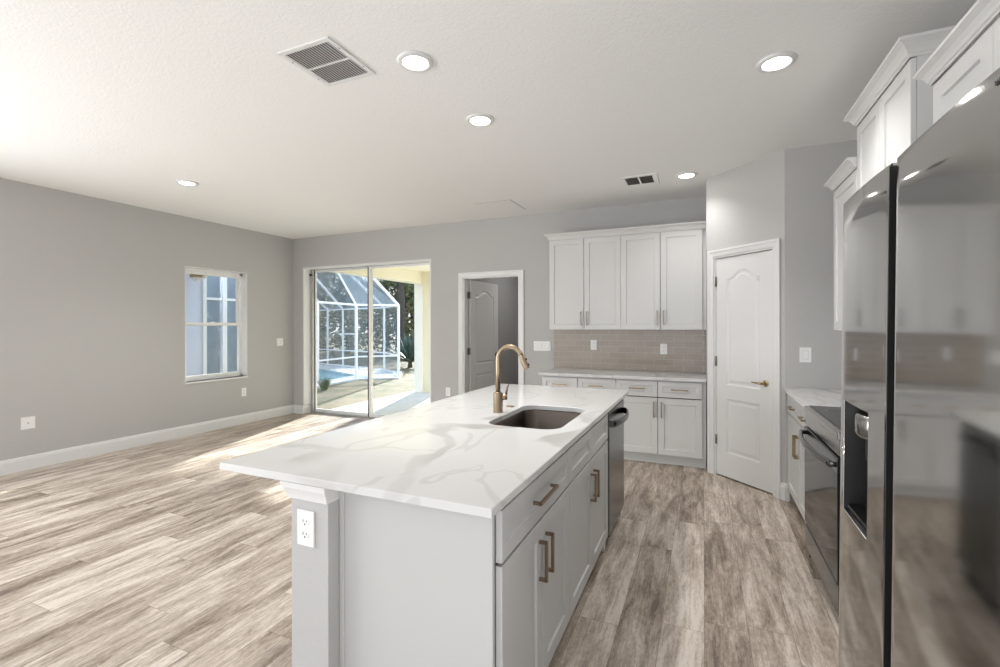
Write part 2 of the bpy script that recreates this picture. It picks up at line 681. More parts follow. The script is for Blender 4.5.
# pantry walls
struct(box('wall_pantry_side', 'wall_paint', XD, YD + 0.0, 0, XD + T, YB, H))
R2 = sqrt(2)
PL = hypot(XP - XD, YP - YD)           # length of slanted wall .787
e = empty('wall_pantry_slanted', (XD, YD, 0), -45, kind='structure')
PD0, PD1, PDZ = 0.085, 0.695, 2.0    # opening along it
b = MB()
b.box(0, 0, 0, PD0, .09, H).box(PD1, 0, 0, PL, .09, H).box(PD0, 0, PDZ, PD1, .09, H)
w_ = b.build('wall_face', 'wall_paint', e)
struct(box('wall_pantry_right', 'wall_paint', XP, YP, 0, XR, YP + T, H))
struct(box('wall_right', 'wall_paint', XR, YR, 0, XR + .2, YB + .2, H))
# rear wall with wide window opening behind the camera
b = MB()
b.box(XL - .2, YR - .2, 0, XR + .2, YR, .25).box(XL - .2, YR - .2, 2.55, XR + .2, YR, H)
b.box(XL - .2, YR - .2, .25, -5.3, YR, 2.55).box(0.5, YR - .2, .25, XR + .2, YR, 2.55)
struct(b.build('wall_rear', 'wall_paint'))
# room behind the open door
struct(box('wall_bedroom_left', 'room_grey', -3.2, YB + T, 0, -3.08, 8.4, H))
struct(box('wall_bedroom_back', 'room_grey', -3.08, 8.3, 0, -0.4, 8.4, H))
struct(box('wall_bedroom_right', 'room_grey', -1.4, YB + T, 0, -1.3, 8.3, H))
struct(box('floor_bedroom', 'plank_floor', -3.08, 5.64, -.12, -1.3, 8.4, 0))
struct(box('ceiling_bedroom', 'ceiling_paint', -3.2, 5.64, H, -0.4, 8.4, H + .15))

# baseboards
BB = [(0, 0), (0.015, 0), (0.015, 0.105), (0.011, 0.118), (0.009, 0.128), (0, 0.135)]


def base(name, path, side):
    struct(MB().sweep(path, BB, None, False, side).build(name, 'trim_paint'))


base('baseboard_left', [(XL, YR), (XL, YB), (SX0, YB), (SX0, YB + .14)], -1)
base('baseboard_back', [(SX1, YB + .14), (SX1, YB), (DX0 - .065, YB)], -1)
base('baseboard_kitchen', [(DX1 + .065, YB), (-1.63, YB)], -1)
base('baseboard_pantry', [(XP - .058 / R2 + .008, YP + .058 / R2 - .008), (XP, YP), (XP + .03, YP)], -1)

# ------------------------------------------------------------------ window in the left wall
wn = empty('window_1', (XL, WY0, WZ0), 0, kind='structure')
ww, wh = WY1 - WY0, WZ1 - WZ0
b = MB()   # painted return: sill board and side liners
b.box(-.16, 0, -.022, .012, ww, 0.0, None, .003)
b.build('window_sill', 'trim_paint', wn)
b = MB()
for (y0, y1, z0, z1) in ((0.001, .012, 0, wh), (ww - .012, ww - .001, 0, wh), (0.001, ww - .001, wh - .012, wh - .001)):
    b.box(-.16, y0, z0, -0.001, y1, z1)
b.build('window_reveal', 'trim_paint', wn)
b = MB()
fy0, fy1 = .012, ww - .012
b.box(-.16, fy0, 0, -.09, fy0 + .03, wh - .012).box(-.16, fy1 - .03, 0, -.09, fy1, wh - .012)
b.box(-.16, fy0, 0, -.09, fy1, .028).box(-.16, fy0, wh - .045, -.09, fy1, wh - .012)
b.build('window_frame', 'white_frame', wn)
for nm, z0, z1, x in (('upper_sash', wh * .485, wh - .045, -.145), ('lower_sash', .028, wh * .515, -.115)):
    b = MB()
    y0, y1 = fy0 + .03, fy1 - .03
    s_ = .032
    b.box(x, y0, z0, x + .028, y0 + s_, z1, None, .003).box(x, y1 - s_, z0, x + .028, y1, z1, None, .003)
    b.box(x, y0 + s_, z0, x + .028, y1 - s_, z0 + .04, None, .003).box(x, y0 + s_, z1 - .035, x + .028, y1 - s_, z1, None, .003)
    so = b.build(nm, 'white_frame', wn)
    box('pane', 'pane_glass', x + .012, y0 + s_ - .004, z0 + .036, x + .016, y1 - s_ + .004, z1 - .031, so)
b = MB().box(-.118, ww / 2 - .03, wh * .515, -.098, ww / 2 + .03, wh * .515 + .012)
b.build('sash_lock', 'white_frame', wn)

# ------------------------------------------------------------------ sliding door in the back wall
sd = empty('door_3', (SX0, YB, 0), 0, kind='structure')
sw = SX1 - SX0
b = MB()
b.box(.022, .14, 0.0, .062, .215, SZ1 - .0, None, .003).box(sw - .062, .14, 0, sw - .022, .215, SZ1)
b.box(.022, .14, SZ1 - .03, sw - .022, .215, SZ1 - .001).box(.0, .13, -.001, sw, .217, .014)
b.build('door_frame', 'grey_alu', sd)
b = MB()
b.box(0.0015, 0, .135, .022, .215, SZ1 - .001).box(sw - .022, 0, 0.135, sw - .0015, .215, SZ1 - .001)
b.box(0.0015, .001, SZ1 - .022, sw - .0015, .14, SZ1 - .001)
b.build('door_reveal', 'trim_paint', sd)
for nm, x0, x1, y in (('fixed_panel', .062, 1.195, .180), ('sliding_panel', 1.145, sw - .062, .150)):
    b = MB()
    z0, z1 = .015, SZ1 - .03
    a = .022
    yy = y + .026
    b.box(x0, y, z0, x0 + (a if nm[0] == 'f' else .05), yy, z1, None, .003)
    b.box(x1 - (.05 if nm[0] == 'f' else a), y, z0, x1, yy, z1, None, .003)
    b.box(x0, y + .001, z0, x1, yy - .001, z0 + .045).box(x0, y + .001, z1 - .03, x1, yy - .001, z1)
    p = b.build(nm, 'white_frame', sd)
    box('pane', 'pane_glass', x0 + a - .004, y + .010, z0 + .04, x1 - a + .004, y + .014, z1 - .026, p)
    g = MB()
    xx = x1 - .009 if nm[0] == 'f' else x0 - .001
    if nm[0] == 'f':
        g.box(x0 - .001, y - .003, z0, x0 + .010, y + .001, z1)
    else:
        g.box(x0 - .002, y - .003, z0, x0 + .014, y + .002, z1)
    g.build('gasket', 'black_metal', p)
b = MB()
b.box(.030, .105, 2.165, .048, .141, 2.195, None, .003).box(.048, .112, 2.174, .075, .126, 2.187, None, .002)
b.build('door_stop', 'black_metal', sd)

# ------------------------------------------------------------------ interior panel doors


def panel_door_mesh(w, h, t, arch_panel, rect_panel, mname):
    """front face at y=0 looking towards -y, both sides moulded; panels given as (x0,x1,z0,z1[,rise])"""
    loops = []
    x0, x1, z0, z1 = rect_panel
    loops.append([(x0, z0), (x1, z0), (x1, z1), (x0, z1)])
    x0, x1, z0, z1, rise = arch_panel
    lp = [(x0, z0), (x1, z0)]
    n = 44
    for i in range(n + 1):
        u = i / n
        x = x1 + (x0 - x1) * u
        q = min(1, max(0, (u - .10) / .80))
        k = min(1.0, 2.3 * min(q, 1 - q))
        lp.append((x, z1 + rise * (.82 * k * k * (3 - 2 * k) + .18 * sin(pi * q))))
    loops.append(lp)
    b = MB()
    outer = [(0, 0), (w, 0), (w, h), (0, h)]
    for yy, sg in ((0.0, 1), (t, -1)):
        polys = [[Vector((x, z, 0)) for x, z in outer]] + [[Vector((x, z, 0)) for x, z in l] for l in loops]
        flat = [v for p in polys for v in p]
        tris = tessellate_polygon(polys)
        b.add([(v.x, yy, v.y) for v in flat], [tuple(t_) for t_ in tris], mname)
        for l in loops:
            steps = [(0.0, 0.0), (0.007, 0.005), (0.016, 0.007), (0.03, 0.006), (0.042, 0.001)]
            rings = []
            for d, dep in steps:
                rings.append([(x, yy + sg * dep, z) for x, z in offset_poly(l, d)])
            b.rings(rings, mname, False, False)
            inner = offset_poly(l, steps[-1][0])
            pv = [Vector((x, z, 0)) for x, z in inner]
            tr = tessellate_polygon([pv])
            b.add([(x, yy + sg * steps[-1][1], z) for x, z in inner], [tuple(t_) for t_ in tr], mname)
    vs = [(x, y, z) for y in (0, t) for x, z in outer]
    b.add(vs, [(0, 1, 5, 4), (1, 2, 6, 5), (2, 3, 7, 6), (3, 0, 4, 7)], mname)
    return b


def casing(name, x0, x1, z1, w, parent, depth=.018, y=0):
    """three-sided moulded casing round an opening"""
    prof = [(0, 0), (w * .95, 0), (w, -.004), (w, -depth), (w * .72, -depth), (w * .6, -depth * .72), (w * .12, -depth * .55), (0, -depth * .3)]
    b = MB()
    path = [(x0, 0), (x0, z1), (x1, z1), (x1, 0)]
    rings = []
    dirs = [(-1, 0), (-1, 1), (1, 1), (1, 0)]
    for (px, pz), (dx, dz) in zip(path, dirs):
        rings.append([(px + dx * o, y + yy, pz + dz * o) for o, yy in prof])
    b.rings(rings, None, False, True)
    return b.build(name, 'trim_paint', parent)


def hinge(z, x, y, parent, mname='nickel'):
    b = MB()
    b.cyl((x, y, z - .045), (x, y, z + .045), .006, n=10)
    b.box(x - .004, y, z - .044, x + .012, y + .004, z + .044)
    return b.build('hinge', mname, parent)


# pantry door (closed)
pd = empty('door_1', (XD, YD, 0), -45, kind='structure')
casing('door_casing', PD0 + .003, PD1 - .003, PDZ - .003, .062, pd, .018, -.0005)
b = MB()
b.box(PD0 + .0005, .002, 0, PD0 + .018, .088, PDZ - .018).box(PD1 - .018, .002, 0, PD1 - .0005, .088, PDZ - .018)
b.box(PD0 + .0005, .002, PDZ - .018, PD1 - .0005, .088, PDZ - .0005)
b.box(PD0 + .018, .048, 0, PD0 + .03, .06, PDZ - .018).box(PD1 - .03, .048, 0, PD1 - .018, .06, PDZ - .018)
b.build('door_jamb', 'trim_paint', pd)
lw = PD1 - PD0 - .036 - .006
lf = panel_door_mesh(lw, 1.962, .035, (.115, lw - .115, .825, 1.775, .065), (.115, lw - .115, .215, .70), None).build(
    'door_leaf', 'trim_paint', pd, (PD0 + .021, .008, .014))
for z in (1.77, 1.045, .33):
    hinge(z, PD0 + .0195, 0.001, pd)
hx = PD1 - .021 - .062
b = MB()
rings = []
for r, y in ((.0005, -.010), (.018, -.0095), (.026, -.006), (.028, 0.0), (.028, .001)):
    rings.append([(hx + r * cos(2 * pi * k / 24), .008 + y, .895 + r * sin(2 * pi * k / 24)) for k in range(24)])
b.rings(rings, None, True, False)
b.cyl((hx, .000, .895), (hx, -.045, .895), .011, n=16)
hd = b.build('door_handle', 'brass', pd)
MB().tube([(hx + .006, -.045, .895), (hx - .03, -.048, .896), (hx - .06, -.047, .897), (hx - .09, -.043, .898)], [.012, .009, .0075, .006], 14).build('lever', 'brass', hd)
box('strike_plate', 'nickel', PD1 - .021, .010, .865, PD1 - .0175, .030, .925, pd)
struct(box('wall_pantry_inside', 'shadow_gap', .60, 4.9, 0, .62, 5.3, H))  # near-black colour stands in for the darkness of the closed pantry

# open door in the back wall
od = empty('door_2', (DX0, YB, 0), 0, kind='structure')
dw = DX1 - DX0
casing('door_casing', .003, dw - .003, DZ1 - .003, .062, od, .018, -.0005)
b = MB()
b.box(.0005, .002, 0, .02, T - .002, DZ1 - .02).box(dw - .02, .002, 0, dw - .0005, T - .002, DZ1 - .02)
b.box(.0005, .002, DZ1 - .02, dw - .0005, T - .002, DZ1 - .0005)
b.build('door_jamb', 'trim_paint', od)
lf = panel_door_mesh(.735, 1.97, .035, (.12, .615, .83, 1.78, .07), (.12, .615, .22, .70), None).build(
    'door_leaf', 'trim_paint', od, (.046, T + .012, .012), (0, 0, radians(84)))
for z in (1.78, 1.03, .25):
    b = MB()
    b.cyl((.030, T + .006, z - .045), (.030, T + .006, z + .045), .0075, n=10)
    b.box(.020, T - .04, z - .044, .024, T, z + .044).box(.030, T + .004, z - .044, .046, T + .009, z + .044)
    b.build('hinge', 'nickel', od)
b = MB()
kx = .735 - .06
for s_ in (-1, 1):
    yb = 0 if s_ < 0 else .035
    b.cyl((kx, yb, .94), (kx, yb + s_ * .01, .94), .027, n=20)
    b.cyl((kx, yb + s_ * .01, .94), (kx, yb + s_ * .045, .94), .010, n=14)
    b.tube([(kx, yb + s_ * .045, .94), (kx - .10, yb + s_ * .045, .942)], [.011, .007], 12)
b.build('door_handle', 'black_metal', lf)

# ------------------------------------------------------------------ cabinet parts


def shaker(x0, x1, z0, z1, name, mname, parent, rail=.057, t=.02, rec=.009, y=0.0):
    c = .0018
    b = MB()
    w, h = x1 - x0, z1 - z0
    rail = min(rail, h * .30)

    def rect(i, yy):
        return [(x0 + i, y + yy, z0 + i), (x1 - i, y + yy, z0 + i), (x1 - i, y + yy, z1 - i), (x0 + i, y + yy, z1 - i)]
    b.rings([rect(0, t), rect(0, c), rect(c, 0), rect(rail, 0), rect(rail + .0025, rec)], None, False, True)
    return b.build(name, mname, parent)


def pull(x, z, orient, parent, mname, y=0.0, ln=.15, out=.032, th=.011):
    b = MB()
    h = ln / 2
    if orient == 'v':
        b.box(x - th / 2, y - out, z - h, x + th / 2, y - out + th, z + h, None, .0015)
        for s_ in (-1, 1):
            zc = z + s_ * (h - th / 2)
            b.box(x - th / 2, y - out + .002, zc - th / 2, x + th / 2, y, zc + th / 2, None, .0012)
    else:
        b.box(x - h, y - out, z - th / 2, x + h, y - out + th, z + th / 2, None, .0015)
        for s_ in (-1, 1):
            xc = x + s_ * (h - th / 2)
            b.box(xc - th / 2, y - out + .002, z - th / 2, xc + th / 2, y, z + th / 2, None, .0012)
    return b.build('pull', mname, parent)


def cabinet(name, loc, rz, w, z0, z1, d, fronts, label, cat, group=None, paint='cabinet_paint', metal='nickel', toe=0.0, fill_l=0, fill_r=0, reveal=.022):
    root = empty(name, loc, rz, label, cat, group)
    b = MB()
    b.box(-fill_l, reveal, z0 + toe, w + fill_r, d, z1, None, .001)
    if toe:
        b.box(-fill_l, .075, z0, w + fill_r, d - .01, z0 + toe)
    b.build('carcass', paint, root)
    b = MB()
    b.box(.004, reveal - .0012, min(q[3] for q in fronts) + .002, w - .004, reveal, max(q[4] for q in fronts) - .002)
    b.build('gap_shade', 'shadow_gap', root)  # dark sheet, shade in the gaps between fronts put into its colour
    for fr in fronts:
        kind, x0, x1, a, c = fr[:5]
        nm = {'door': 'door', 'drawer': 'drawer', 'false': 'false_drawer'}[kind]
        f = shaker(x0, x1, a, c, nm, paint, root, rail=.057 if kind == 'door' else .045)
        if len(fr) > 5:
            px, pz, orr = fr[5:8]
            pull(px, pz, orr, f, metal, ln=fr[8] if len(fr) > 8 else .15)
    return root


g = .0025
# back wall, wall cabinets (front plane y = 5.07)
GU = 'wall cabinets over the tiled counter'
for i, (x0, x1, lab) in enumerate(((-1.607, -.813, 'white two-door wall cabinet beside the four-gang switch, further from the pantry'),
                                   (-.811, -.010, 'white two-door wall cabinet right beside the pantry door'))):
    w = x1 - x0
    mid = w / 2
    cabinet('wall_cabinet', (x0, 5.07, 0), 0, w, 1.325, 2.36, YB - 5.07 - .001,
            [('door', 0, mid - g, 1.328, 2.335, mid - .032, 1.45, 'v'), ('door', mid + g, w, 1.328, 2.335, mid + .032, 1.45, 'v')],
            lab, 'cabinet', GU, fill_r=.034 if i else 0)
CR = [(0, 0), (.004, 0), (.006, .008), (.012, .012), (.016, .024), (.026, .038), (.040, .048), (.046, .052), (.046, .064), (0, .064)]


def crown(path, z, name='crown', parent=None, k=1.0, side=1):
    return MB().sweep(path, [(o * k, z + h * k) for o, h in CR], None, False, side).build(name, 'cabinet_paint', parent)


c_ = crown([(-1.607, YB - .001), (-1.607, 5.068), (.0245, 5.068)], 2.336, 'crown_molding', None, 1.05, -1)
tag(c_, 'white stepped crown moulding running along the top of the back wall cabinets', 'moulding')

# back wall, base cabinets (front plane y = 4.80)
GBc = 'base cabinets along the back wall'
xs = [-1.607, -1.215, -.817, -.415, -.011]
for i, (a, c, lab) in enumerate(((0, 2, 'white base cabinet mostly hidden behind the far end of the island'),
                                 (2, 4, 'white base cabinet beside the pantry door casing'))):
    x0 = xs[a] + g
    w = xs[c] - g - x0
    m1 = xs[a + 1] - x0
    cabinet('base_cabinet', (x0, 4.80, 0), 0, w, 0, .835, YB - 4.80 - .001,
            [('drawer', 0, m1 - g, .668, .822, m1 / 2, .748, 'h'), ('drawer', m1 + g, w, .668, .822, (m1 + w) / 2, .748, 'h'),
             ('door', 0, m1 - g, .105, .658, m1 - .036, .545, 'v'), ('door', m1 + g, w, .105, .658, m1 + .036, .545, 'v')],
            lab, 'cabinet', GBc, toe=.10, metal='brass', fill_r=.032 if a else 0)


def slab(name, x0, y0, z0, x1, y1, z1, label, ch=.003):
    o = MB().box(x0, y0, z0, x1, y1, z1, None, ch).build(name, 'quartz')
    return tag(o, label, 'countertop')


slab('countertop', -1.64, 4.765, .8355, XD - .001, YB - .001, .865, 'white veined quartz counter along the back wall under the tiled backsplash')
o = MB().box(-1.66, YB - .008, .866, XD - .002, YB - .0005, 1.322).build('tile_backsplash', 'subway_tile')
tag(o, 'taupe subway tile backsplash with pale grout between counter and wall cabinets', 'backsplash')

# ------------------------------------------------------------------ right-hand run (front looks to -x)
XF = .595                      # door plane of base cabinets
w = 4.200 - 3.305
m1 = w / 2
cabinet('base_cabinet', (XF, 4.200, 0), -90, w, 0, .858, XR - XF - .002,
        [('drawer', 0, m1 - g, .70, .845, m1 / 2 + .02, .765, 'h', .13), ('drawer', m1 + g, w, .70, .845, (m1 + w) / 2, .765, 'h', .13),
         ('door', 0, m1 - g, .105, .69, m1 - .03, .53, 'v'), ('door', m1 + g, w, .105, .69, m1 + .03, .53, 'v')],
        'white base cabinet with brass pulls between range and pantry wall', 'cabinet', toe=.09, metal='brass', fill_l=.018)
slab('countertop', .567, 3.290, .8585, XR - .001, YP - .001, .886, 'short white quartz counter between the range and the pantry wall')
w = 2.515 - 1.975
cabinet('base_cabinet', (XF, 2.515, 0), -90, w, 0, .858, XR - XF - .002,
        [('drawer', 0, w, .70, .845, w / 2, .77, 'h'), ('door', 0, w, .105, .69, .04, .60, 'v')],
        'narrow white base cabinet squeezed between refrigerator and range', 'cabinet', toe=.09, metal='brass')
slab('countertop', .567, 1.970, .8585, XR - .001, 2.520, .886, 'narrow quartz counter piece between the refrigerator and the range')

# wall cabinets on the right
UX = .80
w = 3.757 - 3.240
cb = cabinet('wall_cabinet', (UX, 3.757, 0), -90, w, 1.334, 2.29, XR - UX - .002,
             [('door', 0, w - .002, 1.337, 2.262, w - .04, 1.46, 'v')],
             'low narrow white wall cabinet on the pantry side of the taller one', 'cabinet', fill_l=0, metal='brass')
crown([(-.0, XR - UX - .003), (-.0, 0), (w, 0)], 2.268, 'crown', cb, .98, -1)
w = 3.235 - 2.490
cb = cabinet('wall_cabinet', (UX, 3.235, 0), -90, w, 1.78, 2.53, XR - UX - .002,
             [('door', 0, w / 2 - g, 1.783, 2.492, w / 2 - .036, 1.90, 'v'), ('door', w / 2 + g, w - .0, 1.783, 2.492, w / 2 + .036, 1.90, 'v')],
             'tallest white wall cabinet with a wrapping crown, above the range', 'cabinet', metal='brass')
crown([(0, XR - UX - .003), (0, 0), (w, 0), (w, XR - UX - .003)], 2.498, 'crown', cb, 1.12, -1)
OX = .68
w = 1.945 - .905
cb = cabinet('wall_cabinet', (OX, 1.945, 0), -90, w, 1.81, 2.19, XR - OX - .002,
             [('door', .006, .345 - g, 1.813, 2.142, .32, 1.87, 'v'), ('door', .345 + g, .69 - g, 1.813, 2.142, .375, 1.87, 'v'),
              ('door', .69 + g, w - .006, 1.813, 2.142, .72, 1.87, 'v')],
             'deep white cabinet hung over the refrigerator', 'cabinet', metal='brass')
crown([(-.001, XR - OX - .003), (-.001, 0), (w, 0)], 2.150, 'crown', cb, .80, -1)

# ------------------------------------------------------------------ range
rg = empty('electric_range', (.555, 3.285, 0), -90, 'stainless and black glass electric range at the end of the quartz counter', 'range')
rw = .762
b = MB().box(.002, .03, .045, rw - .002, .59, .845).build('body', 'black_plastic', rg)
b = MB()
b.box(0, -.004, .852, rw, .592, .889, None, .006)
ct = b.build('cooktop_frame', 'range_steel', rg)
b = MB().box(.012, .022, .888, rw - .012, .575, .8935, None, .002)
gt = b.build('glass_top', 'black_glass', ct)
for (x, y, r) in ((.19, .17, .10), (.57, .17, .08), (.19, .43, .075), (.57, .43, .10)):
    MB().lathe([(r, 0), (r + .003, 0), (r + .003, .0004), (r, .0004), (r, 0)], (x, y, .8934), 40).build('burner_ring', 'nickel', gt)
MB().box(.0, .004, .775, rw, .03, .8515, None, .004).build('front_band', 'range_steel', rg)
dr = MB().box(.004, -.004, .198, rw - .004, .03, .768, None, .006).build('oven_door', 'black_glass', rg)
MB().box(.004, -.0055, .70, rw - .004, -.0035, .766).build('door_trim', 'dark_steel', dr)
b = MB()
pts = []
for i in range(25):
    u = i / 24
    pts.append((.03 + u * (rw - .06), -.024 - .038 * sin(pi * u), .735))
rings = []
for i, p in enumerate(pts):
    rings.append([(p[0], p[1] + .011 * cos(2 * pi * k / 14), p[2] + .017 * sin(2 * pi * k / 14)) for k in range(14)])
b.rings(rings, None, True)
b.tube([(.032, -.030, .735), (.032, -.004, .735)], .012, 12)
b.tube([(rw - .032, -.030, .735), (rw - .032, -.004, .735)], .012, 12)
b.build('oven_handle', 'dark_steel', dr)
MB().box(.004, -.002, .052, rw - .004, .03, .186, None, .005).build('storage_drawer', 'dark_steel', rg)
for (x, y) in ((.03, .03), (rw - .03, .03), (.03, .55), (rw - .03, .55)):
    MB().cyl((x, y, 0), (x, y, .05), .017, n=14).build('foot', 'black_plastic', rg)

# ------------------------------------------------------------------ refrigerator
FY0 = 1.922
fr = empty('refrigerator', (.420, FY0, 0), -90, 'stainless side-by-side refrigerator with black water dispenser in its narrower door', 'refrigerator')
fr.rotation_euler = (radians(0), radians(0), radians(-90))
FW = 1.02
GX = .429
FH = 1.785


def bowed_door(x0, x1, z0, z1, name, hole=None, bow=.010, parent=None):
    """front of the door bows gently outwards; rounded vertical edges"""
    w = x1 - x0
    us = []
    r = .003
    for i in range(7):
        us.append(r * (1 - cos(pi / 2 * i / 6)))
    nmid = 22
    cols = [x0 + u for u in us] + [x0 + r + (w - 2 * r) * i / nmid for i in range(1, nmid)] + [x1 - u for u in us[::-1]]
    if hole:
        cols = sorted([c for c in cols if min(abs(c - hole[0]), abs(c - hole[1])) > .006] + [hole[0], hole[1]])
    rows = sorted(set([z0, z0 + .004, z1 - .004, z1] + [z0 + (z1 - z0) * i / 16 for i in range(1, 16)]))
    if hole:
        rows = sorted([c for c in rows if min(abs(c - hole[2]), abs(c - hole[3])) > .01] + [hole[2], hole[3]])

    def yf(x):
        t = (x - x0) / w
        y = -bow * (1 - (2 * t - 1) ** 2)
        e = min(x - x0, x1 - x)
        if e < r:
            y += r - sqrt(max(0, r * r - (r - e) ** 2))
        return y
    b = MB()
    vs, idx = [], {}
    for j, z in enumerate(rows):
        for i, x in enumerate(cols):
            yy = yf(x)
            if z in (z0, z1):
                yy += .004
            idx[i, j] = len(vs)
            vs.append((x, yy, z))
    fs = []
    for j in range(len(rows) - 1):
        for i in range(len(cols) - 1):
            if hole and cols[i] >= hole[0] - 1e-6 and cols[i + 1] <= hole[1] + 1e-6 and rows[j] >= hole[2] - 1e-6 and rows[j + 1] <= hole[3] + 1e-6:
                continue
            fs.append((idx[i, j], idx[i + 1, j], idx[i + 1, j + 1], idx[i, j + 1]))
    b.add(vs, fs, None, True)
    yb = .062
    # top, bottom and sides
    for z in (z0, z1):
        ring = [(x, yf(x) + .004, z) for x in cols]
        b.add(ring + [(x1, yb, z), (x0, yb, z)], [list(range(len(ring) + 2))])
    for x in (x0, x1):
        b.add([(x, yf(x) + .004, z0), (x, yb, z0), (x, yb, z1), (x, yf(x) + .004, z1)], [(0, 1, 2, 3)])
    b.add([(x0, yb, z0), (x1, yb, z0), (x1, yb, z1), (x0, yb, z1)], [(0, 1, 2, 3)])
    return b.build(name, 'fridge_steel', parent), yf


MB().box(.004, .066, .03, FW - .004, .695, FH - .01, None, .004).build('cabinet_body', 'dark_steel', fr)
HX0, HX1, HZ0, HZ1 = .060, .305, .765, 1.122
d1, yf = bowed_door(.0, GX, .05, FH, 'freezer_door', (HX0, HX1, HZ0, HZ1), .006, fr)
d1['label'] = 'narrower steel door holding the dispenser'
MB().box(GX - .0005, -.0005, .06, GX + .004, .06, FH - .008).build('edge_strip', 'black_plastic', d1)
d2, yf2 = bowed_door(.478, FW, .05, FH, 'fresh_food_door', None, .006, fr)
MB().box(.4735, .016, .06, .4785, .06, FH - .008).build('edge_strip', 'black_plastic', d2)
MB().box(.01, .035, .012, FW - .01, .09, .048).build('toe_grille', 'black_plastic', fr)
for x in (.05, FW - .05):
    MB().box(x - .03, .02, FH + .0005, x + .03, .10, FH + .016, None, .004).build('hinge_cover', 'black_plastic', fr)
    MB().cyl((x, .10, 0), (x, .10, .032), .02, n=14).build('foot', 'black_plastic', fr)
    MB().cyl((x, .62, 0), (x, .62, .032), .02, n=14).build('foot', 'black_plastic', fr)
b = MB()   # dispenser well: five inner faces
y0, y1 = -.004, .056
y0 = min(yf(HX0), yf(HX1)) + .002
vs = [(HX0, y0, HZ0), (HX1, y0, HZ0), (HX1, y0, HZ1), (HX0, y0, HZ1), (HX0 + .008, y1, HZ0 + .02), (HX1 - .008, y1, HZ0 + .02), (HX1 - .008, y1, HZ1 - .01), (HX0 + .008, y1, HZ1 - .01)]
b.add(vs, [(4, 5, 6, 7), (0, 1, 5, 4), (1, 2, 6, 5), (2, 3, 7, 6), (3, 0, 4, 7)])
dp = b.build('dispenser', 'black_plastic', d1)
b = MB()   # chrome edge along bottom and left side
b.tube([(HX0, yf(HX0) - .0005, HZ1), (HX0, yf(HX0) - .0005, HZ0), (HX1, yf(HX1) - .0005, HZ0)], .0022, 8)
b.build('chrome_edge', 'chrome', dp)
b = MB()
prof = [(.0, 0), (.04, 0.0), (.046, .012), (.046, .07), (.040, .082), (0, .082)]
rings = []
for i in range(15):
    a_ = pi * i / 14
    cxx = (HX0 + HX1) / 2 - .02
    rings.append([(cxx - cos(a_) * (.075 * q), .050 - sin(a_) * 1.15 * q * 1.0, HZ1 - .105 + z) for q, z in ((.045 / .075, 0), (.9, .008), (1.0, .02), (1.0, .07), (.95, .085))])
bb_ = MB()
rings = []
for i in range(15):
    a_ = pi * i / 14
    cxx = (HX0 + HX1) / 2 - .015
    rings.append([(cxx - cos(a_) * rx, .052 - sin(a_) * ry, HZ1 - .100 + z) for rx, ry, z in ((.050, .030, 0), (.062, .046, .006), (.066, .052, .018), (.066, .052, .068), (.060, .046, .078))])
bb_.rings(rings, None, True, False, False)
bb_.add([(cxx - cos(pi * i / 14) * .060, .052 - sin(pi * i / 14) * .046, HZ1 - .022) for i in range(15)], [list(range(15))])
bb_.add([(cxx - cos(pi * i / 14) * .050, .052 - sin(pi * i / 14) * .030, HZ1 - .100) for i in range(15)], [list(range(15))])
bb_.build('spout_housing', 'range_steel', dp)
MB().box(cxx - .022, .030, HZ1 - .17, cxx + .022, .040, HZ1 - .10, None, .004).build('paddle', 'black_plastic', dp)
MB().box(HX0 + .014, .004, HZ0 + .012, HX1 - .014, .05, HZ0 + .022, None, .002).build('drip_tray', 'black_metal', dp)
# maker's lettering at the top of the wider door
cu = bpy.data.curves.new('lettering', 'FONT')
cu.body = 'SAMSUNG'
cu.size = .0105
cu.extrude = .0004
cu.space_character = 1.15
tmp = bpy.data.objects.new('lettering_source', cu)
C.objects.link(tmp)
bpy.context.view_layer.update()
me = bpy.data.meshes.new_from_object(tmp.evaluated_get(bpy.context.evaluated_depsgraph_get()))
bpy.data.objects.remove(tmp)
me.materials.clear()
me.materials.append(MAT['slot_dark'])
lt = bpy.data.objects.new('lettering', me)
C.objects.link(lt)
lt.parent = d2
lx = FY0 - 1.012
lt.location = (lx, min(yf2(lx), yf2(lx + .06)) - .0006, 1.757)
lt.rotation_euler = (radians(90), 0, 0)
fr.rotation_euler = Matrix.Rotation(radians(-90), 3, 'Z').to_euler()
fr.matrix_world = Matrix.Translation((.417, FY0, 0)) @ Matrix.Rotation(radians(-90), 4, 'Z') @ Matrix.Rotation(radians(-.65), 4, 'X')

# ------------------------------------------------------------------ island
IZ0, IZ1 = .858, .885
IX0, IX1, IY0, IY1 = -1.583, -.515, 1.117, 3.583
# worktop with sink cut-out
SKX0, SKX1, SKY0, SKY1, SKR = -1.000, -.622, 2.075, 2.70, .085


def rrect(x0, x1, y0, y1, r, n=8):
    p = []
    for cx_, cy_, a0 in ((x1 - r, y0 + r, -90), (x1 - r, y1 - r, 0), (x0 + r, y1 - r, 90), (x0 + r, y0 + r, 180)):
        for i in range(n + 1):
            a_ = radians(a0 + 90 * i / n)
            p.append((cx_ + r * cos(a_), cy_ + r * sin(a_)))
    return p


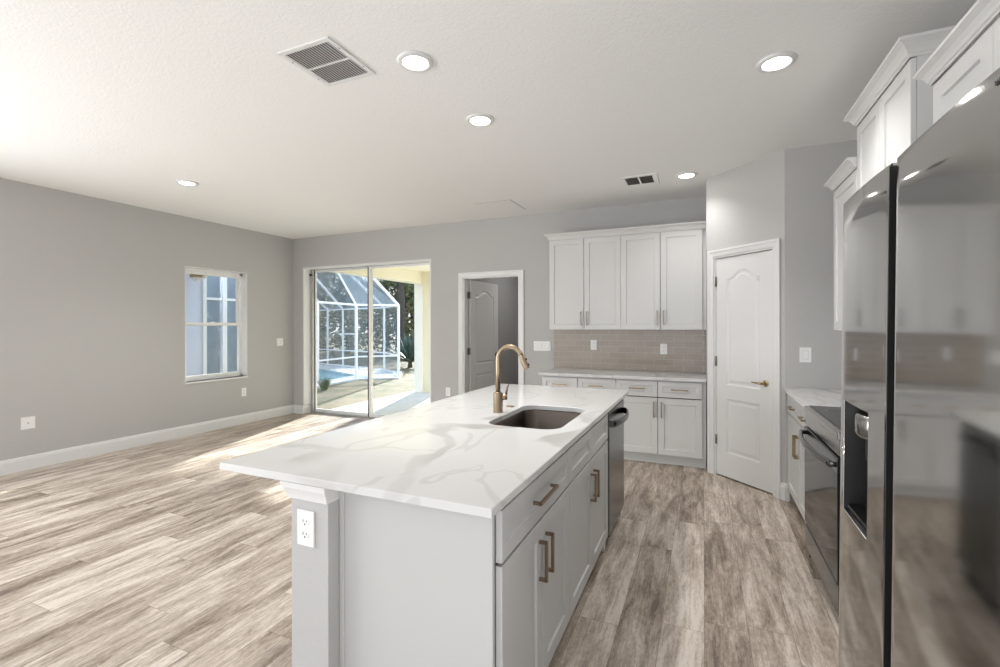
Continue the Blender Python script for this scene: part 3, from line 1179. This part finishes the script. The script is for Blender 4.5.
b = MB()
c = .0025
hole = rrect(SKX0, SKX1, SKY0, SKY1, SKR)
hole_t = rrect(SKX0 - .003, SKX1 + .003, SKY0 - .003, SKY1 + .003, SKR + .003)
oc = lambda i: [(IX0 + i, IY0 + i), (IX1 - i, IY0 + i), (IX1 - i, IY1 - i), (IX0 + i, IY1 - i)]
for z, outp, hp in ((IZ1, oc(c), hole_t), (IZ0, oc(c), hole)):
    polys = [[Vector((x, y, 0)) for x, y in outp], [Vector((x, y, 0)) for x, y in hp]]
    flat = polys[0] + polys[1]
    b.add([(v.x, v.y, z) for v in flat], [tuple(q) for q in tessellate_polygon(polys)])
b.rings([[(x, y, IZ0) for x, y in oc(c)], [(x, y, IZ0 + c) for x, y in oc(0)], [(x, y, IZ1 - c) for x, y in oc(0)], [(x, y, IZ1) for x, y in oc(c)]], None, False, False)
b.rings([[(x, y, IZ0) for x, y in hole], [(x, y, IZ1 - .003) for x, y in hole], [(x, y, IZ1) for x, y in hole_t]], None, False, False)
o = b.build('island_countertop', 'quartz')
tag(o, 'large white quartz island top with grey veins and a sink cut-out', 'countertop')

# sink
sk = empty('sink', ((SKX0 + SKX1) / 2, (SKY0 + SKY1) / 2, .66), 0, 'undermount stainless steel sink with rounded corners set in the island', 'sink')
b = MB()
hw, hh = (SKX1 - SKX0) / 2 + .004, (SKY1 - SKY0) / 2 + .004
rings = []
for d_, z, r in ((-.022, .1975, .10), (0.0, .1975, SKR), (.004, .190, SKR - .004), (.010, .03, SKR - .01), (.020, .010, SKR - .015), (.045, 0.001, .05)):
    rings.append([(x, y, z) for x, y in rrect(-hw + d_, hw - d_, -hh + d_, hh - d_, max(.03, r))])
b.rings(rings, None, True, False)
b.add(rings[-1], [list(range(len(rings[-1])))])
b.build('basin', 'sink_steel', sk)
MB().lathe([(.048, .002), (.044, .006), (.036, .004), (.034, .001), (.005, .001)], (0, .0, 0), 28).build('drain', 'chrome', sk)

# faucet
fx, fy = -1.060, 2.390
fc = empty('faucet', (fx, fy, IZ1), 0, 'champagne bronze gooseneck pull-down faucet standing behind the island sink', 'faucet')
b = MB()
b.lathe([(.0285, 0), (.0285, .004), (.0262, .006), (.0262, .106), (.024, .111), (.014, .114)], (0, 0, 0), 28, caps=True)
b.build('faucet_body', 'champagne', fc)
b = MB()
cr_ = .072
zt = .382 - cr_ - .013
pts = [(0, 0, .11), (0, 0, .22), (0, 0, zt)]
for i in range(1, 17):
    a_ = pi - pi * i / 16 * .89
    pts.append((cr_ + cr_ * cos(a_), 0, zt + cr_ * sin(a_)))
b.tube(pts, .0138, 18)
b.build('spout', 'champagne', fc)
p1 = Vector(pts[-1])
dv = (Vector(pts[-1]) - Vector(pts[-2])).normalized()
b = MB()
b.tube([p1, p1 + dv * .004, p1 + dv * .012, p1 + dv * .045, p1 + dv * .076, p1 + dv * .080], [.0138, .0155, .0155, .017, .018, .0165], 18)
sh = b.build('spray_head', 'champagne', fc)
b = MB()
sd_ = Vector((dv.z, 0, -dv.x)) * -1
for k in (.03, .062):
    q = p1 + dv * k + sd_ * .015
    b.cyl(q, q + sd_ * .007, .0065, n=12)
b.build('spray_button', 'black_plastic', sh)
b = MB()
hv = Vector((.93, .36, 0)).normalized()
b.cyl(Vector((0, 0, .085)) + hv * .02, Vector((0, 0, .085)) + hv * .052, .0165, n=20)
hl = b.build('valve', 'champagne', fc)
q = Vector((0, 0, .09)) + hv * .043
b = MB().tube([q, q + Vector((.006, .004, .045)), q + hv * .018 + Vector((0, 0, .068))], [.007, .0055, .0045], 12)
b.build('lever', 'champagne', hl)
o = MB().lathe([(.024, 0), (.024, .003), (.020, .006), (.0, .0065)], (0, 0, 0), 24).build('hole_cover', 'champagne', None, (-1.060, 2.575, IZ1))
tag(o, 'small round bronze hole cover on the island top beside the faucet', 'hole cover')

# island half wall and its moulded cap
HWX0, HWX1, HWY0, HWY1 = -1.256, -1.098, 1.137, 3.45
struct(box('wall_island', 'wall_paint', HWX0, HWY0, 0, HWX1, HWY1, .8575))
cap = [(0, .803), (.010, .803), (.012, .812), (.014, .818), (.022, .832), (.029, .840), (.031, .8575), (0, .8575)]
b = MB().sweep([(HWX1 - .001, HWY0 + .052), (HWX1 - .001, HWY0), (HWX0, HWY0), (HWX0, HWY1), (HWX1 - .001, HWY1)],
               [(min(o_, .0195), z) if False else (o_, z) for o_, z in cap], None, False, 1)
# front part is shallower so that it stays beneath the slab
b = MB()
P = [((HWX1, HWY0 + .052), (1, 0)), ((HWX1, HWY0), (1, -.6)), ((HWX0, HWY0), (-1, -.6)), ((HWX0, HWY1), (-1, 1)), ((HWX1, HWY1), (0, 1))]
kx = [.05, .05, 1, 1, 1]
rings = []
for ((x, y), (dx, dy)), k in zip(P, kx):
    rings.append([(x + dx * o_ * k, y + dy * o_, z) for o_, z in cap])
b.rings(rings, None, False, True)
struct(b.build('trim_1', 'trim_paint'))
base('baseboard_island', [(HWX1, HWY0), (HWX0, HWY0), (HWX0, HWY1), (HWX1, HWY1)], 1)

# end panel
ep = MB()
ep.box(HWX1 + .001, 1.190, 0.0, -.546, 1.206, .8575, None, .001)
o = ep.build('end_panel', 'island_paint')
MB().box(HWX1 + .0015, 1.184, .0, HWX1 + .020, 1.1902, .857, None, .002).build('scribe_strip', 'island_paint', o)
tag(o, 'plain pale grey end panel closing the near end of the island', 'panel')
o = MB().box(HWX1 + .001, 3.381, 0, -.546, 3.396, .8575, None, .001).build('end_panel', 'island_paint')
tag(o, 'pale end panel at the far end of the island past the dishwasher', 'panel')

IXF = -.525
w = 1.930 - 1.210
mid = w / 2
cabinet('island_cabinet', (IXF, 1.210, 0), 90, w, 0, .8565, .55,
        [('drawer', 0, w - g, .694, .845, mid, .775, 'h', .20), ('door', 0, mid - g / 2, .115, .684, mid - .036, .555, 'v', .14),
         ('door', mid + g / 2, w - g, .115, .684, mid + .036, .555, 'v', .14)],
        'pale island cabinet at the near corner, one wide drawer above two doors', 'cabinet', 'base cabinets built into the island',
        paint='island_paint', metal='bronze', toe=.095)
w = 2.802 - 1.933
mid = w / 2
sc = cabinet('sink_cabinet', (IXF, 1.933, 0), 90, w, 0, .640, .55,
        [('false', 0, mid - g, .694, .845), ('false', mid + g, w - g, .694, .845),
         ('door', 0, mid - g / 2, .115, .684, mid - .036, .555, 'v', .14), ('door', mid + g / 2, w - g, .115, .684, mid + .036, .555, 'v', .14)],
        'pale island sink cabinet with two false drawer fronts, next to the dishwasher', 'cabinet', 'base cabinets built into the island',
        paint='island_paint', metal='bronze', toe=.095)
b = MB()
b.box(0, .022, .641, w, .040, .8565).box(0, .04, .641, .016, .535, .8565).box(w - .016, .04, .641, w, .535, .8565).box(.016, .52, .641, w - .016, .535, .8565)
b.build('upper_carcass', 'island_paint', sc)
MB().box(.004, .0208, .64, w - .004, .0222, .853).build('gap_shade', 'shadow_gap', sc)  # dark colour stands in for shade between the false fronts

MB().box(IXF - .0222, 1.2062, .10, IXF - .0208, 1.2097, .853).build('shadow_line', 'shadow_gap', bpy.data.objects['end_panel'])

# dishwasher
dwr = empty('dishwasher', (IXF, 2.806, 0), 90, 'dark stainless dishwasher with looped bar handle at the island end', 'dishwasher')
dwd = .570
MB().box(.002, .03, .075, dwd - .002, .53, .8555, None, .002).build('tub_body', 'black_plastic', dwr)
dd = MB().box(.004, -.006, .10, dwd - .004, .028, .850, None, .006).build('door_front', 'dark_steel', dwr)
b = MB()
rings = []
for i in range(29):
    u = i / 28
    x = .035 + u * (dwd - .07)
    y = -.012 - .050 * sin(pi * u) ** .55
    rings.append([(x, y + .010 * cos(2 * pi * k / 14), .775 + .022 * sin(2 * pi * k / 14)) for k in range(14)])
b.rings(rings, None, True)
b.build('handle', 'dark_steel', dd)
MB().box(.02, .055, .0, dwd - .02, .07, .098).build('toe_plate', 'black_plastic', dwr)
for x in (.03, dwd - .03):
    MB().cyl((x, .035, 0), (x, .035, .08), .012, n=12).build('foot', 'plate_plastic', dwr)

# ------------------------------------------------------------------ outlets and switches


def plate(name, loc, rz, label, cat, w=.072, h=.116, kind='outlet', gangs=1, group=None):
    r_ = empty(name, loc, rz, label, cat, group)
    MB().box(-w / 2, -.006, -h / 2, w / 2, 0, h / 2, None, .0022).build('cover_plate', 'plate_plastic', r_)
    if kind == 'outlet':
        for s_ in (-1, 1):
            zc = s_ * .0205
            b = MB()
            ring = []
            for k in range(28):
                a_ = 2 * pi * k / 28
                ring.append((.0165 * cos(a_), max(-.0125, min(.0125, .0165 * sin(a_)))))
            b.rings([[(x, -.006, zc + z) for x, z in ring], [(x, -.0078, zc + z) for x, z in ring]], None, False, True)
            f_ = b.build('receptacle', 'plate_plastic', r_)
            b = MB()
            b.box(-.0085, -.0083, zc + .000, -.0060, -.0076, zc + .0085).box(.0060, -.0083, zc + .001, .0082, -.0076, zc + .0075)
            b.cyl((0, -.0083, zc - .0065), (0, -.0076, zc - .0065), .0028, n=12)
            b.build('slots', 'slot_dark', f_)
        MB().cyl((0, -.0072, 0), (0, -.0055, 0), .003, n=10).build('screw', 'plate_plastic', r_)
    elif kind == 'coax':
        MB().cyl((0, -.014, -.0), (0, -.006, -.0), .005, n=12).build('connector', 'nickel', r_)
    else:
        pitch = .046
        for i in range(gangs):
            xc = (i - (gangs - 1) / 2) * pitch
            b = MB()
            b.add([(xc - .0165, -.006, -.033), (xc + .0165, -.006, -.033), (xc + .0165, -.006, .033), (xc - .0165, -.006, .033),
                   (xc - .0155, -.0115, -.032), (xc + .0155, -.0115, -.032), (xc + .0155, -.0075, .032), (xc - .0155, -.0075, .032)],
                  [(0, 3, 2, 1), (4, 5, 6, 7), (0, 1, 5, 4), (1, 2, 6, 5), (2, 3, 7, 6), (3, 0, 4, 7)])
            rk = b.build('rocker', 'plate_plastic', r_)
            MB().box(xc - .0180, -.0063, -.0345, xc + .0180, -.0058, .0345).build('rocker_seam', 'switch_seam', rk)
    return r_


plate('outlet', (-1.189, HWY0 - .0003, .712), 0, 'white duplex outlet on the end of the island half wall', 'outlet')
plate('outlet', (XL + .0003, 4.547, .446), 90, 'white duplex outlet low on the wall under the window', 'outlet')
plate('cable_outlet', (XL + .0003, 2.263, .449), 90, 'white wall plate with a small cable connector low on the bare left wall', 'outlet', w=.105, kind='coax')
plate('light_switch', (XL + .0003, 5.156, 1.13), 90, 'white two-rocker switch plate between window and room corner', 'switch', w=.118, kind='switch', gangs=2)
plate('outlet', (-3.13, YB - .0003, .49), 0, 'white outlet low on the wall left of the open doorway', 'outlet')
plate('light_switch', (-1.81, YB - .0003, 1.123), 0, 'white four-gang switch plate between doorway and tiled backsplash', 'switch', w=.215, kind='switch', gangs=4)
plate('outlet', (-1.175, YB - .0085, 1.145), 0, 'white outlet on the tile, nearer the doorway', 'outlet', group='outlets on the backsplash')
plate('outlet', (-.402, YB - .0085, 1.112), 0, 'white outlet on the tile, nearer the pantry', 'outlet', group='outlets on the backsplash')
plate('light_switch', (.717, YP - .0003, 1.142), 0, 'single white rocker switch on the grey wall above the short counter', 'switch', w=.078, kind='switch', gangs=1)

# ------------------------------------------------------------------ ceiling fixtures
for (x, y, lab) in ((-1.368, 2.035, 'recessed ceiling downlight next to the large return grille'),
                    (-1.362, 2.785, 'recessed ceiling downlight above the far half of the island'),
                    (.350, 2.800, 'recessed ceiling downlight nearest the tall wall cabinet over the range'),
                    (-4.510, 2.863, 'recessed ceiling downlight alone over the living area near the window wall'),
                    (-.140, 4.570, 'recessed ceiling downlight between supply register and pantry corner')):
    r_ = empty('downlight', (x, y, H), 0, lab, 'ceiling light', 'recessed downlights in the white ceiling')
    MB().lathe([(.094, 0), (.094, -.004), (.088, -.011), (.070, -.014), (.066, -.012), (.064, -.006)], (0, 0, 0), 48).build('trim_ring', 'trim_paint', r_)
    MB().lathe([(.0655, -.008), (.04, -.0095), (.0, -.010)], (0, 0, 0), 40).build('lens', 'lamp_lens', r_)
    pw = 62 if y < 4 else 25
    l = lamp('downlight_beam', 'SPOT', (x, y, H - .02), (0, 0, -1), pw, (1.0, .985, .97), spot_size=radians(125), spot_blend=.9, shadow_soft_size=.06)
    l.parent = r_
    l.location = (0, 0, -.02)

# return grille
vx0, vx1, vy0, vy1 = -1.962, -1.628, 1.690, 2.043
gr = empty('return_air_grille', (vx0, vy0, H), 0, 'large square white return air grille with fine slats in two banks', 'vent')
w, d_ = vx1 - vx0, vy1 - vy0
b = MB()
fw = .026
for (a, c, e_, f_) in ((0, 0, w, fw), (0, d_ - fw, w, d_), (0, fw, fw, d_ - fw), (w - fw, fw, w, d_ - fw)):
    b.box(a, c, -.008, e_, f_, 0, None, .002)
b.build('frame', 'trim_paint', gr)
MB().box(fw, fw, -.0015, w - fw, d_ - fw, 0).build('backing', 'nickel_dull', gr)
MB().box(fw, d_ / 2 - .005, -.0082, w - fw, d_ / 2 + .005, -.0015).build('divider', 'trim_paint', gr)
b = MB()
n = 17
for i in range(n):
    x = fw + (w - 2 * fw) * (i + .5) / n
    for (y0, y1) in ((fw, d_ / 2 - .005), (d_ / 2 + .005, d_ - fw)):
        b.add([(x - .009, y0, -.0015), (x + .005, y0, -.0085), (x + .0065, y0, -.0085), (x - .0075, y0, -.0015),
               (x - .009, y1, -.0015), (x + .005, y1, -.0085), (x + .0065, y1, -.0085), (x - .0075, y1, -.0015)],
              [(0, 1, 2, 3), (7, 6, 5, 4), (0, 4, 5, 1), (1, 5, 6, 2), (2, 6, 7, 3), (3, 7, 4, 0)])
b.build('slats', 'trim_paint', gr)
for (x, y) in ((w - .012, d_ * .25), (w - .012, d_ * .75), (.012, d_ * .25), (.012, d_ * .75)):
    MB().cyl((x, y, -.0095), (x, y, -.0075), .004, n=10).build('screw', 'nickel', gr)

# supply register
gr = empty('supply_register', (-.71, 4.395, H), 0, 'small white ceiling register with two dark louvred halves near the pantry', 'vent')
w, d_ = .325, .335
b = MB()
a0, a1, c0, c1 = .036, w - .045, .045, d_ - .06
for (a, c, e_, f_) in ((0, 0, w, c0), (0, c1, w, d_), (0, c0, a0, c1), (a1, c0, w, c1), ((a0 + a1) / 2 - .008, c0, (a0 + a1) / 2 + .008, c1)):
    b.box(a, c, -.006, e_, f_, 0, None, .0015)
b.build('frame', 'ceiling_paint', gr)
MB().box(a0, c0, -.001, a1, c1, 0).build('backing', 'slot_dark', gr)
b = MB()
for i in range(9):
    y = c0 + (c1 - c0) * (i + .5) / 9
    for (x0, x1) in ((a0, (a0 + a1) / 2 - .008), ((a0 + a1) / 2 + .008, a1)):
        b.box(x0, y - .0015, -.0055, x1, y + .003, -.003)
b.build('louvres', 'nickel', gr)

# attic hatch
gr = empty('attic_hatch', (-2.375, 4.684, H), 0, 'flush square attic hatch in the ceiling above the open doorway', 'hatch')
MB().box(.004, .004, -.004, .446, .476, 0, None, .001).build('hatch_panel', 'ceiling_paint', gr)
b = MB()
for (a, c, e_, f_) in ((0, 0, .45, .004), (0, .476, .45, .48), (0, .004, .004, .476), (.446, .004, .452, .476)):
    b.box(a, c, -.0012, e_, f_, 0)
b.build('seam', 'nickel', gr)  # seam lines; the right one is wider, for the hatch edge's shade

# ------------------------------------------------------------------ outside
random.seed(7)
struct(box('ground_lawn', 'lawn', -60, 5.2, -.4, -5.6, 60, -.12))
struct(box('ground_side', 'lawn', -60, -12, -.4, XL - .2, 5.2, -.12))
struct(box('floor_lanai', 'concrete', -5.78, YB + .225, -.3, -3.2, 8.85, -.035))
struct(box('ceiling_lanai', 'stucco_cream', -5.72, YB + .22, 2.52, -3.2, 8.62, 2.62))
b = MB()
b.box(-5.70, YB + .22, 2.27, -5.45, 8.60, 2.52).box(-5.45, 8.36, 2.27, -3.2, 8.60, 2.52)
struct(b.build('beam_lanai', 'stucco_cream'))
struct(MB().box(-5.66, 8.36, -.035, -5.46, 8.58, 2.27).build('column_lanai', 'stucco_white'))
struct(box('wall_lanai', 'stucco_cream', -3.36, YB + .22, -.035, -3.201, 8.60, 2.52))
struct(box('wall_lanai_stub', 'stucco_cream', -5.458, 8.40, -.035, -5.16, 8.58, 2.27))  # lanai end wall cut to a stub so the sun gets in
# house wing seen through the side window
struct(box('wall_wing', 'stucco_blue', -9.2, 3.0, -.12, -7.5, 5.01, 3.2))
struct(box('wall_neighbour', 'stucco_blue', -13.6, 5.5, -.12, -13.3, 8.9, 3.4))

lp = empty('porch_light', (-7.15, 4.70, 2.12), 0, 'round brass and white porch light seen through the upper window sash', 'lamp')
MB().lathe([(.0, .07), (.05, .07), (.10, .05), (.11, .02), (.10, 0)], (0, 0, 0), 28).build('canopy', 'brass', lp)
MB().lathe([(.09, .01), (.08, -.03), (.05, -.05), (.0, -.055)], (0, 0, 0), 28).build('shade', 'plate_plastic', lp)
struct(box('ceiling_porch', 'stucco_white', -9.2, 3.0, 2.192, -6.15, 5.01, 2.30))


def bar(b, p, q, t=.05):
    p, q = Vector(p), Vector(q)
    d = (q - p).normalized()
    a = Vector((0, 0, 1)) if abs(d.z) < .95 else Vector((1, 0, 0))
    u = a.cross(d).normalized() * t / 2
    v = d.cross(u).normalized() * t / 2
    b.rings([[tuple(p + u + v), tuple(p - u + v), tuple(p - u - v), tuple(p + u - v)],
             [tuple(q + u + v), tuple(q - u + v), tuple(q - u - v), tuple(q + u - v)]], None, False, True)


# porch screen wall next to the wing
ps = empty('porch_screen', (-7.5, 5.01, -.12), 0, 'white framed porch screen wall seen through the side window', 'screen')
for y in (0.02, .36, .98, 1.30):
    b = MB()
    bar(b, (0, y, 0), (0, y, 2.75), .055 if y != .36 else .075)
    b.build('post', 'white_frame', ps)
for z in (.06, .62, 1.95, 2.72):
    b = MB()
    bar(b, (0, 0, z), (0, 1.32, z), .04)
    b.build('rail', 'white_frame', ps)
MB().box(-.004, .02, .05, .004, 1.30, 2.72).build('mesh_panel', 'roof_screen', ps)
b = MB()
bar(b, (0, .3, 2.95), (0, 1.6, 2.35), .08)
b.build('rake', 'white_frame', ps)

# pool deck and pool
GZ = -.11
deck = [(-7.86, 10.86), (-8.71, 10.18), (-8.65, 9.03), (-8.55, 7.98), (-12.3, 8.2), (-17, 13.9), (-12.47, 13.3), (-8.9, 12.45)]
pool = [(-9.45, 10.95), (-9.27, 9.75), (-9.15, 8.75), (-12.0, 9.0), (-15.6, 12.9), (-12.6, 12.35)]
b = MB()
polys = [[Vector((x, y, 0)) for x, y in deck], [Vector((x, y, 0)) for x, y in pool]]
b.add([(v.x, v.y, GZ + .03) for v in polys[0] + polys[1]], [tuple(q) for q in tessellate_polygon(polys)])
b.rings([[(x, y, GZ + .03) for x, y in pool], [(x, y, GZ - .35) for x, y in pool]], None, False, False)
b.rings([[(x, y, GZ + .03) for x, y in deck], [(x, y, GZ - .2) for x, y in deck]], None, False, False)
struct(b.build('path_pool_deck', 'concrete'))
o = MB().add([(x, y, GZ + .008) for x, y in pool], [list(range(len(pool)))]).build('pool_water', 'pool_water')
tag(o, 'blue water of the swimming pool inside the screen enclosure', 'pool')
o['kind'] = 'thing'

# screen enclosure over the pool
A = Vector((-8.11, 11.17, GZ))
B = Vector((-8.95, 10.35, GZ))
Cc = Vector((-8.75, 8.72, GZ))
F0 = Vector((-9.45, 12.25, GZ))
F1 = Vector((-11.75, 12.9, GZ))
F2 = Vector((-12.7, 13.15, GZ))
F3 = Vector((-14.3, 13.6, GZ))
en = empty('pool_enclosure', (0, 0, 0), 0, 'white aluminium screen enclosure with sloping mesh roof around the pool', 'enclosure')
top = lambda p, z=1.97: Vector((p.x, p.y, z))
for p, t in ((A, .055), (B, .06), (Cc, .055), (F0, .05), (F1, .05), (F2, .05), (F3, .05)):
    b = MB()
    bar(b, p, top(p), t)
    b.build('post', 'white_frame', en)
segs = [(A, B), (B, Cc), (A, F0), (F0, F1), (F1, F2), (F2, F3)]
for p, q in segs:
    for z, t in ((1.97, .055), (GZ + .62, .04), (GZ + .08, .04)):
        b = MB()
        bar(b, (p.x, p.y, z), (q.x, q.y, z), t)
        b.build('rail', 'white_frame', en)
    MB().add([tuple(p), tuple(q), tuple(top(q)), tuple(top(p))], [(0, 1, 2, 3)]).build('mesh_panel', 'insect_screen', en)
b = MB()
mrr = (F1 - F0) * .55 + F0
bar(b, (F2.x * .3 + F1.x * .7, F2.y * .3 + F1.y * .7, 1.1), (F1.x + .9, F1.y - .25, 1.1), .05)
b.build('screen_door_rail', 'white_frame', en)
# roof beams rise from the far eave towards the house
TT = [Vector((-8.35, 9.05, 3.5)), Vector((-9.45, 9.7, 3.45)), Vector((-10.9, 10.1, 3.40)), Vector((-12.2, 10.6, 3.4)), Vector((-13.6, 11.0, 3.4))]
E = [A, F0, F1, F2, F3]
for p, q in zip(E, TT):
    b = MB()
    bar(b, top(p), q, .06)
    b.build('roof_beam', 'white_frame', en)
b = MB()
bar(b, top(B), TT[1], .05)
b.build('roof_beam', 'white_frame', en)
for i in range(4):
    MB().add([tuple(top(E[i])), tuple(top(E[i + 1])), tuple(TT[i + 1]), tuple(TT[i])], [(0, 1, 2, 3)]).build('roof_mesh', 'roof_screen', en)
MB().add([tuple(top(A)), tuple(top(B)), tuple(TT[1]), tuple(TT[0])], [(0, 1, 2, 3)]).build('roof_mesh', 'roof_screen', en)


# vegetation
def leaf_cloud(b, c, rx, ry, rz_, n, size, rng):
    for _ in range(n):
        while True:
            p = Vector((rng.uniform(-1, 1), rng.uniform(-1, 1), rng.uniform(-1, 1)))
            if .25 < p.length < 1:
                break
        p = Vector((c[0] + p.x * rx, c[1] + p.y * ry, c[2] + p.z * rz_))
        d1_ = Vector((rng.gauss(0, 1), rng.gauss(0, 1), rng.gauss(0, .7))).normalized()
        d2_ = d1_.cross(Vector((rng.gauss(0, 1), rng.gauss(0, 1), rng.gauss(0, 1)))).normalized()
        s_ = size * rng.uniform(.6, 1.4)
        b.v += [tuple(p - d1_ * s_), tuple(p + d2_ * s_ * .45), tuple(p + d1_ * s_), tuple(p - d2_ * s_ * .45)]
        k = len(b.v)
        b.f.append([k - 4, k - 3, k - 2, k - 1])
        b.m.append(0)
        b.sm.append(False)


rng = random.Random(11)


def at(px, dist):
    """ground point at an angle given as image column of the photograph and distance"""
    a = radians(23.661) + atan2(500 - px, 464.82)
    return (-sin(a) * dist, cos(a) * dist)


b = MB()
for i in range(64):
    px = 175 + i * 4.1
    dd_ = rng.uniform(24, 30) if px > 300 else rng.uniform(19, 24)
    x, y = at(px, dd_)
    hgt = rng.uniform(1.6, 3.4)
    leaf_cloud(b, (x, y, hgt * .9), 1.3, 1.3, hgt, 330, .12, rng)
o = b.build('undergrowth', 'leaves_olive')
tag(o, 'olive and brown woodland undergrowth behind the lawn and the pool', 'bushes', kind='stuff')

tlabels = ['tall dark pine trunk just left of the lanai column, outermost', 'tall pine standing near the middle of the gap left of the lanai column',
           'pine behind the screened roof beside the sliding door stile', 'pine seen behind the middle of the pool enclosure',
           'pine seen behind the left edge of the sliding door', 'slim pine between two darker trunks beyond the agave', 'distant pine seen through the side window']
for i, (px, dist, r0) in enumerate(((414, 27, .20), (400.5, 25, .24), (386, 29, .20), (350, 29, .2), (322, 30, .2), (407, 32, .12), (232, 27, .2))):
    x, y = at(px, dist)
    tr = empty('pine_tree', (x, y, -.12), 0, tlabels[i], 'tree', 'pines beyond the lawn')
    b = MB()
    hh_ = rng.uniform(9, 12)
    ln = rng.uniform(-.25, .25)
    b.tube([(ln * t_ * t_, ln * .5 * t_, hh_ * t_) for t_ in [0, .1, .25, .5, .75, 1]], [r0 * 1.25, r0, r0 * .92, r0 * .8, r0 * .6, r0 * .3], 12)
    b.build('trunk', 'bark', tr)
    b = MB()
    for k in range(12):
        a_ = rng.uniform(0, 2 * pi)
        z = rng.uniform(.28, 1.0)
        rr = rng.uniform(.3, 1.1) * (1.15 - z * .5)
        leaf_cloud(b, (cos(a_) * rr, sin(a_) * rr, hh_ * z), .9, .9, .55, 170, .12, rng)
    b.build('foliage', 'leaves_green' if i % 2 else 'leaves_olive', tr)

ok = empty('sun_block_tree', (-8.0, 16.3, -.12), 0, 'unseen tree added to block a sun streak, behind the wall between the two doors', 'tree')
MB().tube([(0, 0, 0), (.1, 0, 2.5), (0, .1, 5.5), (0, 0, 7)], [.28, .22, .17, .08], 12).build('trunk', 'bark', ok)  # added out of view; the crown keeps a sun streak off the floor
b = MB()
leaf_cloud(b, (-.75, 0, 6.68), 1.5, 1.2, 1.3, 3600, .24, rng)
leaf_cloud(b, (.3, .2, 8.3), 2.0, 1.3, 1.5, 2600, .24, rng)
b.build('foliage', 'leaves_green', ok)

# agave
ax, ay = at(410, 17.0)
ag = empty('agave', (ax, ay, -.12), 0, 'large blue-green spiky agave beside the corner of the pool enclosure', 'plant')
b = MB()
for k in range(70):
    a_ = k * 2.39996
    el = radians(8 + 78 * (1 - k / 70) ** .9) if False else radians(84 - 72 * (k / 70))
    ln = rng.uniform(.95, 1.25)
    dx, dy = cos(a_), sin(a_)
    pts = []
    for t_ in (0, .25, .55, .8, 1):
        droop = .18 * t_ * t_ * (k / 70)
        r_ = .06 + ln * cos(el) * t_
        pts.append((dx * r_, dy * r_, .22 + ln * sin(el) * t_ - droop))
    wd = [.035, .05, .045, .025, .002]
    L_ = [(p[0] - dy * q, p[1] + dx * q, p[2]) for p, q in zip(pts, wd)]
    R_ = [(p[0] + dy * q, p[1] - dx * q, p[2]) for p, q in zip(pts, wd)]
    D_ = [(p[0], p[1], p[2] - q * .5 - .004) for p, q in zip(pts, wd)]
    b.rings([[L_[i], D_[i], R_[i]] for i in range(5)], None, False, True)
b.build('leaves', 'agave_leaf', ag)
MB().cyl((0, 0, 0), (0, 0, .28), .09, .06, 14).build('stem', 'bark', ag)

# grass tuft by the pool
gx, gy = at(324, 11.6)
b = MB()
for k in range(90):
    a_ = rng.uniform(0, 2 * pi)
    r_ = rng.uniform(.05, .30)
    h_ = rng.uniform(.15, .34)
    p = Vector((cos(a_) * .06, sin(a_) * .06, 0))
    q = Vector((cos(a_) * r_, sin(a_) * r_, h_))
    s_ = Vector((-sin(a_), cos(a_), 0)) * .008
    mdl = (p + q) / 2 + Vector((0, 0, .06))
    b.add([p - s_, p + s_, mdl + s_, q, mdl - s_], [(0, 1, 2, 3, 4)])
o = b.build('ornamental_grass', 'leaves_green', None, (gx, gy, -.12))
tag(o, 'small green tuft of grass growing at the pool edge', 'plant')
